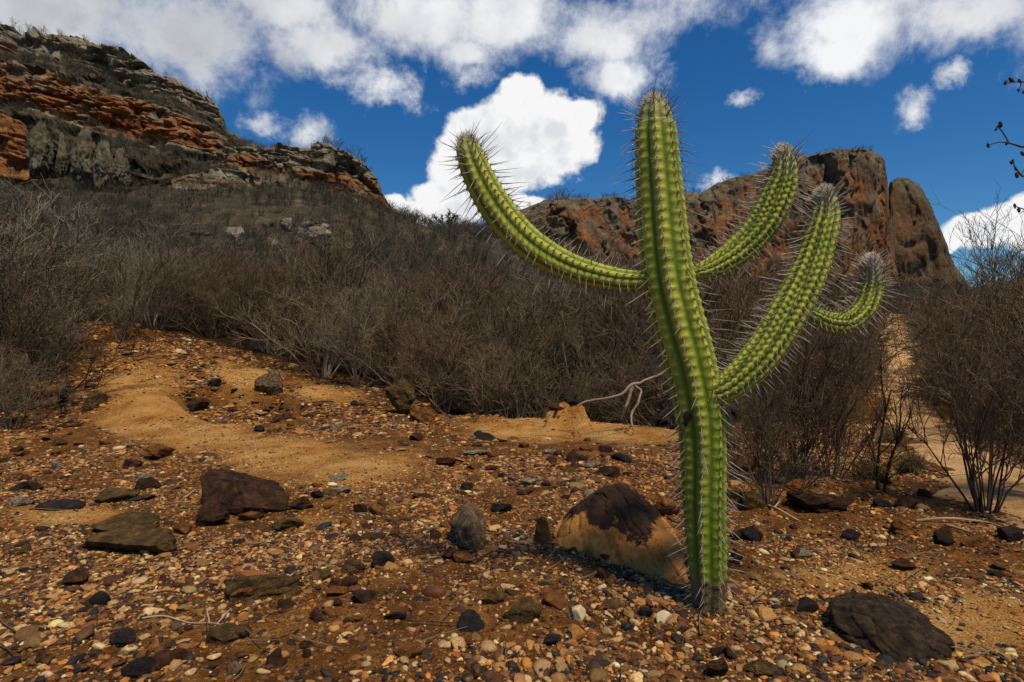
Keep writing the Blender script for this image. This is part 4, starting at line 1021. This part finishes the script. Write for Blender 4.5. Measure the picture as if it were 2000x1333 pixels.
# ---------------------------------------------------------------- the cactus
YC = 2.12
def stem_part(name, path, parent, ribs=9, seed=0, wool=1.0, young=0., spinel=1.0, base_cork=False, origin=None, bend=0.0, spacing=.034, dense=1.0, depth=.165, down=.3, tub=0.0):
    """path: (px, py, Y, width px).  A ribbed tapering stem with bumps at each areole; returns its object"""
    rg = np.random.default_rng(seed)
    ctl = [list(P(a, b, c))+[w/2/F*c] for a, b, c, w in path]
    q = smooth_line(ctl, 60*len(ctl))
    seg = np.linalg.norm(np.diff(q[:, :3], axis=0), axis=1); s = np.concatenate([[0], np.cumsum(seg)]); Ls = s[-1]
    n = int(Ls/.0042); su = np.linspace(0, Ls, n)
    C = np.stack([np.interp(su, s, q[:, k]) for k in range(4)], -1)
    Rr = C[:, 3]; C = C[:, :3]
    # round the tip off
    rt = Rr[-1] if Rr[-1] > .004 else .004
    Rt = np.interp(Ls-.06, s, q[:, 3]); tl = Rt*1.7
    k = np.clip((Ls-su)/tl, 0, 1); Rr = np.where(su > Ls-tl, np.minimum(Rt, np.maximum(Rr, Rt*.85))*np.sqrt(np.clip(1-(1-k)**2, 0.0, 1))+.001, Rr)
    T = np.gradient(C, axis=0); T /= np.linalg.norm(T, axis=1, keepdims=True)
    # parallel transport frame
    U = np.zeros_like(T); u = np.cross(T[0], [0, 1, 0]); u /= np.linalg.norm(u)
    for i in range(n):
        u = u-T[i]*np.dot(u, T[i]); u /= np.linalg.norm(u); U[i] = u
    W = np.cross(T, U)
    M = ribs*14; a = np.arange(M)*2*math.pi/M
    tw = .5*fbm(np.stack([su*1.2, su*0, su*0], -1), seed, 2)
    ph = (a[None]*ribs/(2*math.pi)+tw[:, None]*.6) ; fr = ph-np.floor(ph); rid = np.floor(ph).astype(int) % ribs
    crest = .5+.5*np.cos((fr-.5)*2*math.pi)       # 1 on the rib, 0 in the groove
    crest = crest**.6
    stag = (rid % 2)*.5+_hash(rid, rid*0, rid*0, seed)*.25
    spc = spacing
    t_ = su[:, None]/spc+stag+.18*fbm(np.stack([su[:, None]*6+0*a, rid*3.1+0.5, rid*0.], -1), seed+40, 2); ft = t_-np.floor(t_)
    bump_ = np.cos((ft-.5)*2*math.pi)*.5+.5       # 1 at the areole
    prof = .845+depth*crest*(1-.34*(1-bump_)**1.2)
    # chevron notch above each areole
    prof = prof-.035*np.exp(-((ft-.70)/.10)**2)*crest-.025*np.exp(-((ft-.5)/.05)**2)*crest**3
    if tub:
        dm = np.abs(fr-.5)*1.7+np.abs(ft-.42)*1.35
        dm = np.clip(1.12-dm, 0, 1); dm = dm**.55
        prof = .86+tub*.68*dm+.06*crest-.05*np.exp(-(((fr-.5)/.10)**2+((ft-.5)/.07)**2))
        crest = np.clip(.42*crest+.62*dm*(.8+.4*(ft < .5)*ft), 0, 1)
    lump = 1+.03*fbm(np.stack([su*9, su*0, su*0], -1), seed+7, 3)
    Rm = Rr[:, None]*prof*lump[:, None]*(1+.022*fbm(np.stack([su[:, None]*45+0*a, 0*su[:, None]+np.cos(a)*5, 0*su[:, None]+np.sin(a)*5], -1), seed+31, 3))
    ca, sa = np.cos(a), np.sin(a)
    V = C[:, None]+Rm[..., None]*(U[:, None]*ca[:, None]+W[:, None]*sa[:, None])
    V = V.reshape(-1, 3)
    tipa = sstep(.17, .02, Ls-su)*wool
    if base_cork: cork = sstep(.36, .02, su)*.95
    else: cork = su*0
    rep = lambda w: np.repeat(w[:, None], M, 1).ravel()
    f = grid_faces(n, M, True)
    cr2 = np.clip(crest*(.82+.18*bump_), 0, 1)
    org = origin if origin is not None else np.zeros(3)
    pivot = np.array(parent['_o']) if parent is not None and '_o' in parent else org
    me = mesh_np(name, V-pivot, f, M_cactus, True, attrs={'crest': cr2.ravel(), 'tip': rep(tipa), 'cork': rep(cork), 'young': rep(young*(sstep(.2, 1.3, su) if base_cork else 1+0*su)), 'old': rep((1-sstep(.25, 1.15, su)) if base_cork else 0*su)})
    o = link(name, me, parent)
    if parent is None: pass
    # areoles + spines
    A, N_, TT, SS, RR = [], [], [], [], []
    for r in range(ribs):
        st_ = (r % 2)*.5+float(_hash(np.array([r]), np.array([0]), np.array([0]), seed)[0])*.25
        kk = np.arange(1, int(Ls/spc)+1)
        sp = (kk-.5-st_)*spc+0.0
        sp = sp[(sp > .01) & (sp < Ls-.004)]
        sp = np.concatenate([sp, rg.uniform(Ls-.11, Ls-.004, int(2*wool))])
        i = np.clip((sp/Ls*(n-1)).astype(int), 0, n-1)
        ang = (r+.5-tw[i]*.6)*2*math.pi/ribs
        nr = U[i]*np.cos(ang)[:, None]+W[i]*np.sin(ang)[:, None]
        A.append(C[i]+nr*(Rr[i]*1.01)[:, None]); N_.append(nr); TT.append(T[i]); SS.append(sp); RR.append(Rr[i])
    A, N_, TT, SS, RR = map(np.concatenate, (A, N_, TT, SS, RR))
    tipn = sstep(.20, .0, Ls-SS)
    P0, P1, R0, DK = [], [], [], []
    m = len(A)
    B = np.cross(N_, TT)
    for k in range(int(6*dense)):                            # radial spines
        an = k*2*math.pi/8+rg.uniform(-.4, .4, m); l = rg.uniform(.006, .014, m)*spinel*(1+1.1*sstep(.8, 1.5, SS))
        d = N_*rg.uniform(.35, .9, m)[:, None]+(TT*np.cos(an)[:, None]+B*np.sin(an)[:, None])+TT*tipn[:, None]*.8
        d /= np.linalg.norm(d, axis=1, keepdims=True)
        P0.append(A); P1.append(A+d*l[:, None]); R0.append(np.full(m, .00085)); DK.append(np.clip(-tipn*.4+rg.uniform(0, .5, m), 0, 1))
    for k in range(2):                            # long central spines
        l = rg.uniform(.040, .082, m)*spinel*(1, .45, .35)[k]*(.5+.5*sstep(0, .35, SS))
        long = (rg.random(m) < .3) & (k == 0); l = np.where(long, l*1.45, l)
        d = N_+rg.normal(0, .16+.14*k, (m, 3))+TT*(.05+tipn*.9-down*.4)[:, None]-np.array([0, 0, down])*(1-tipn)[:, None]
        d /= np.linalg.norm(d, axis=1, keepdims=True)
        P0.append(A); P1.append(A+d*l[:, None]); R0.append(np.full(m, (.0019, .0012, .0010)[k])); DK.append(np.clip(-tipn*.2+rg.uniform(-.4, .5, m), 0, 1))
    nt = int(75*min(wool, 1))                            # bristles crowding the tip
    i = rg.integers(max(0, n-int(.05/.0042)), n, nt); an = rg.uniform(0, 6.28, nt)
    nr = U[i]*np.cos(an)[:, None]+W[i]*np.sin(an)[:, None]; a0 = C[i]+nr*(Rr[i]*.9)[:, None]
    d = T[-1]*rg.uniform(.5, 1.6, nt)[:, None]+nr+rg.normal(0, .3, (nt, 3)); d /= np.linalg.norm(d, axis=1, keepdims=True)
    P0.append(a0); P1.append(a0+d*rg.uniform(.010, .040, nt)[:, None]*spinel); R0.append(np.full(nt, .0009)); DK.append(rg.uniform(0, .8, nt))
    P0, P1, R0, DK = map(np.concatenate, (P0, P1, R0, DK))
    # slight bow in each spine
    mid = (P0+P1)/2+rg.normal(0, .0012, P0.shape)
    polys = np.stack([P0, mid, P1], 1); rad = np.stack([R0, R0*.75, R0*.15], 1)
    sv, sf = tubes(polys, rad, 3)
    al = np.tile(np.repeat([0, .5, 1.], 3), len(P0)); dk = np.repeat(DK, 9)
    sm = mesh_np('spine_cover', sv-pivot, sf, M_spine, True, attrs={'along': al, 'dusk': dk})
    so = link('spine_cover', sm, o); tag(so, kind='stuff')
    # areole felt pads
    v0, f0 = ICO[1]; pv = (v0[None]*.0028+(A-pivot)[:, None]).reshape(-1, 3); pf = (f0[None]+(np.arange(m)*len(v0))[:, None, None]).reshape(-1, 3)
    ao = link('areole_felt', mesh_np('areole_felt', pv, pf, M_areole), o); tag(ao, kind='stuff')
    # wool at the tip
    nw = int(900*wool)
    if nw:
        i = rg.integers(max(0, n-int(.045/.0042)), n, nw); an = rg.uniform(0, 6.28, nw)
        nr = U[i]*np.cos(an)[:, None]+W[i]*np.sin(an)[:, None]; a0 = C[i]+nr*(Rr[i]*.92)[:, None]
        p = [a0]; d = nr*.8+T[-1]*.9+rg.normal(0, .5, (nw, 3)); d /= np.linalg.norm(d, axis=1, keepdims=True)
        L_ = rg.uniform(.008, .024, nw)[:, None]
        for _ in range(3):
            d = d+rg.normal(0, .45, d.shape); d /= np.linalg.norm(d, axis=1, keepdims=True); p.append(p[-1]+d*L_/3)
        wv, wf = tubes(np.stack(p, 1), np.tile([.0008, .0007, .0005, .0003], (nw, 1)), 3)
        link('wool_tuft', mesh_np('wool_tuft', wv-pivot, wf, M_wool), o)
    return o
root = bpy.data.objects.new('cactus', None); COL.objects.link(root)
cb = G(1385, 1190); root.location = cb
tag(root, 'tall green columnar cactus with four curving spiny arms in the foreground', 'cactus')
root['_o'] = [float(v) for v in cb]
main = stem_part('stem', [(1387, 1215, YC, 64), (1384, 1185, YC, 66), (1382, 1120, YC, 74), (1378, 1040, YC, 80), (1374, 950, YC, 87), (1372, 860, YC, 92), (1363, 780, YC, 97), (1346, 700, YC, 101), (1324, 620, YC, 102), (1307, 550, YC, 102), (1297, 480, YC, 98), (1290, 400, YC, 94), (1284, 320, YC, 90), (1280, 250, YC, 80), (1277, 186, YC, 52)],
                 root, 8, 1, .9, .45, 1.15, True, spacing=.036, down=.35)
la = stem_part('arm', [(1278, 542, YC, 34), (1250, 546, YC, 38), (1200, 544, YC, 46), (1120, 524, YC+.02, 56), (1050, 488, YC+.03, 64), (1000, 444, YC+.04, 68), (960, 392, YC+.04, 68), (930, 335, YC+.03, 62), (914, 290, YC+.02, 54), (913, 262, YC+.02, 38)],
               root, 8, 2, .5, .6, 1.1, spacing=.028)
ra = stem_part('arm', [(1318, 538, YC+.03, 24), (1350, 536, YC+.03, 30), (1392, 522, YC+.04, 44), (1442, 490, YC+.05, 56), (1488, 440, YC+.05, 62), (1518, 380, YC+.04, 62), (1531, 335, YC+.03, 50), (1527, 286, YC+.03, 28)],
               root, 12, 3, 1.0, .7, 0.85, spacing=.025, tub=.17)
rb = stem_part('arm', [(1375, 772, YC-.03, 40), (1410, 762, YC-.05, 52), (1440, 742, YC-.06, 62), (1490, 690, YC-.07, 70), (1540, 610, YC-.07, 72), (1580, 530, YC-.07, 67), (1606, 450, YC-.07, 57), (1613, 408, YC-.06, 48), (1609, 366, YC-.06, 28)],
               root, 12, 4, 1.0, .75, 0.85, spacing=.026, tub=.17)
rb['_o'] = root['_o']
sa_ = stem_part('arm', [(1560, 602, YC-.07, 24), (1582, 612, YC-.08, 32), (1615, 628, YC-.08, 40), (1652, 630, YC-.08, 44), (1685, 605, YC-.08, 44), (1701, 565, YC-.07, 42), (1704, 534, YC-.07, 36), (1701, 500, YC-.07, 22)],
                root, 11, 5, 1.4, .6, 0.8, spacing=.019, tub=.15)
for o_, lb in ((la, 'long arm curving up to the left'), (ra, 'upper right arm with a white woolly tip'), (rb, 'thick lower right arm that carries the small arm'), (sa_, 'small curled arm at the far right')): o_['label'] = lb
# scar on the stem
v = rock_mesh('scar', 5, (.021, .010, .034), M_scar, 3, 5, .25, 4)
link('scar', v, root, P(1340, 822, YC-.066)-cb, (0, .2, .4))
for o_ in (root, rb): del o_['_o']

# ---------------------------------------------------------------- camera
cam = bpy.data.cameras.new('Camera'); co = bpy.data.objects.new('Camera', cam); COL.objects.link(co)
co.location = (0, 0, H); co.rotation_euler = (math.pi/2, 0, 0)
cam.sensor_width = 36; cam.lens = F/2000*36; cam.clip_end = 9000; cam.clip_start = .05
SC.camera = co

# ---------------------------------------------------------------- light
SUN = Vector((.50, -.78, 1.85)).normalized()
el = math.asin(SUN.z); az = math.atan2(SUN.x, SUN.y)
sun = bpy.data.lights.new('Sun', 'SUN'); sun.energy = 3.5; sun.angle = math.radians(8); sun.color = (1, .87, .62)
so = bpy.data.objects.new('Sun', sun); COL.objects.link(so); so.rotation_euler = SUN.to_track_quat('Z', 'Y').to_euler()

w = bpy.data.worlds.new('World'); SC.world = w; w.use_nodes = True
t = NT(w.node_tree); bg = t.n['Background']; bg.inputs[1].default_value = .1
sky = t.node('ShaderNodeTexSky', sky_type='NISHITA'); sky.sun_disc = False; sky.sun_elevation = el; sky.sun_rotation = az
sky.air_density = 1.0; sky.dust_density = .3; sky.ozone_density = 3.0
tc = t.node('ShaderNodeTexCoord').outputs['Generated']
dirv = t.vec('NORMALIZE', tc)
sp = t.node('ShaderNodeSeparateXYZ'); t.l.new(dirv, sp.inputs[0])
azn = t.math('ARCTAN2', sp.outputs[0], sp.outputs[1]); eln = t.math('ARCSINE', sp.outputs[2])
cm = t.node('ShaderNodeCombineXYZ'); t.l.new(azn, cm.inputs[0]); t.l.new(eln, cm.inputs[1])
AE = cm.outputs[0]
def ae(px, py):
    a = math.atan((px-1000)/F); return a, math.atan((CY-py)/F*math.cos(a))
def warp(scale, amt, detail=5, rough=.6):
    n = t.noise(scale, detail, rough, dirv, out='Color')
    return t.vec('ADD', AE, t.vec('MULTIPLY', t.vec('SUBTRACT', n, (.5, .5, .5)), (amt, amt, 0)))
def blobs(vec, bl):
    acc = None
    for px, py, rx, ry in bl:
        a, e = ae(px, py); ca = math.cos(a)
        d = t.vec('SUBTRACT', vec, (a, e, 0)); d = t.vec('MULTIPLY', d, (F/rx/ca**2, F/ry/ca, 0))
        k = t.math('SUBTRACT', 1.0, t.vec('LENGTH', d))
        acc = k if acc is None else t.math('SMOOTH_MAX', acc, k, .12)
    return acc
# crisp cumulus
cw = warp(9, .05, 6, .55)
cu = blobs(cw, [(1020, 195, 52, 48), (1085, 265, 105, 92), (1000, 275, 120, 95), (925, 262, 68, 62), (890, 330, 68, 72), (1130, 235, 40, 50), (865, 405, 85, 48), (815, 420, 70, 30), (930, 372, 70, 60), (1040, 395, 46, 26), (760, 402, 40, 26),
                (1930, 440, 105, 48), (2060, 430, 130, 75), (1860, 470, 30, 24)])
vb = t.vor(30, t.vec('ADD', dirv, t.vec('MULTIPLY', t.noise(25, 4, .6, dirv, out='Color'), (.02, .02, .02))), 'SMOOTH_F1')
cud = t.math('ADD', cu, t.math('MULTIPLY', t.math('SUBTRACT', t.noise(22, 9, .6, dirv), .5), .75))
cud = t.math('SUBTRACT', cud, t.math('MULTIPLY', vb, .22))
cua = t.mr(cud, -.05, .17)
# soft clouds
sw = warp(5, .10, 8, .62)
sf = blobs(sw, [(60, 30, 330, 150), (330, 60, 230, 130), (395, 130, 60, 62), (-300, 100, 400, 200), (640, 90, 120, 75), (560, 10, 150, 45), (820, 30, 230, 75), (1225, 150, 74, 48), (1010, 45, 200, 70), (1180, 60, 150, 66), (900, 120, 70, 40),
                (1690, 40, 200, 90), (1640, 100, 90, 50), (1880, 20, 240, 75), (2200, 0, 300, 120), (300, -200, 700, 200), (1300, -250, 900, 190)])
sfd = t.math('ADD', sf, t.math('MULTIPLY', t.math('SUBTRACT', t.noise(9, 12, .66, dirv, .15), .5), 2.3))
sfa = t.mr(sfd, -.12, .78)
ww = warp(11, .07, 8, .7)
wb = blobs(ww, [(1228, 155, 110, 75), (1180, 120, 60, 60), (604, 258, 70, 48), (1780, 215, 62, 44), (1865, 145, 52, 26), (1450, 192, 44, 22), (500, 238, 80, 34), (740, 160, 130, 60), (1390, 355, 60, 26), (900, 130, 90, 70), (1600, 140, 80, 30)])
wd = t.math('ADD', wb, t.math('MULTIPLY', t.math('SUBTRACT', t.noise(17, 12, .68, dirv, .15), .5), 2.6))
wa = t.math('MULTIPLY', t.mr(wd, .15, 1.25), .95)
sfa = t.math('MAXIMUM', sfa, wa)
# cloud brightness: thick parts greyer, sunward rims white
thick = t.mr(sfd, .3, 1.2)
gl = t.mr(azn, -.75, -.1)
white_s = t.ramp(t.noise(8, 8, .6, dirv), [(.3, (5.6, 5.8, 6.2)), (.62, (8.6, 8.7, 8.9))])
grey_s = t.ramp(t.noise(6, 8, .6, dirv), [(.3, (3.5, 3.7, 4.0)), (.65, (5.6, 5.8, 6.0))])
scol = t.mix(t.math('MAXIMUM', gl, t.math('MULTIPLY', t.math('SUBTRACT', 1.0, thick), .7)), grey_s, white_s)
up = t.vec('ADD', dirv, (.012, 0, .018))
rel = t.math('SUBTRACT', t.noise(14, 6, .55, dirv), t.noise(14, 6, .55, up))
lowb = t.mr(t.math('ADD', t.math('ADD', t.noise(5, 5, .5, dirv), t.math('MULTIPLY', rel, 1.3)), t.math('MULTIPLY', t.math('SUBTRACT', .75, cud), .22)), .36, .66)
ccol = t.mix(lowb, (6.9, 7.1, 7.4), (8.8, 8.8, 8.8))
hs = t.node('ShaderNodeHueSaturation'); hs.inputs['Saturation'].default_value = 1.35; hs.inputs['Value'].default_value = .84
t.l.new(sky.outputs[0], hs.inputs['Color'])
skyc = t.mix(1, hs.outputs[0], (.62, .86, 1.0), 'MULTIPLY')
c = t.mix(sfa, skyc, scol); c = t.mix(cua, c, ccol)
t.l.new(c, bg.inputs[0])
w.cycles.sampling_method = 'MANUAL'; w.cycles.sample_map_resolution = 512

SC.view_settings.view_transform = 'Standard'; SC.view_settings.look = 'None'; SC.view_settings.exposure = .08; SC.view_settings.gamma = 1
SC.cycles.max_bounces = 5; SC.cycles.diffuse_bounces = 3
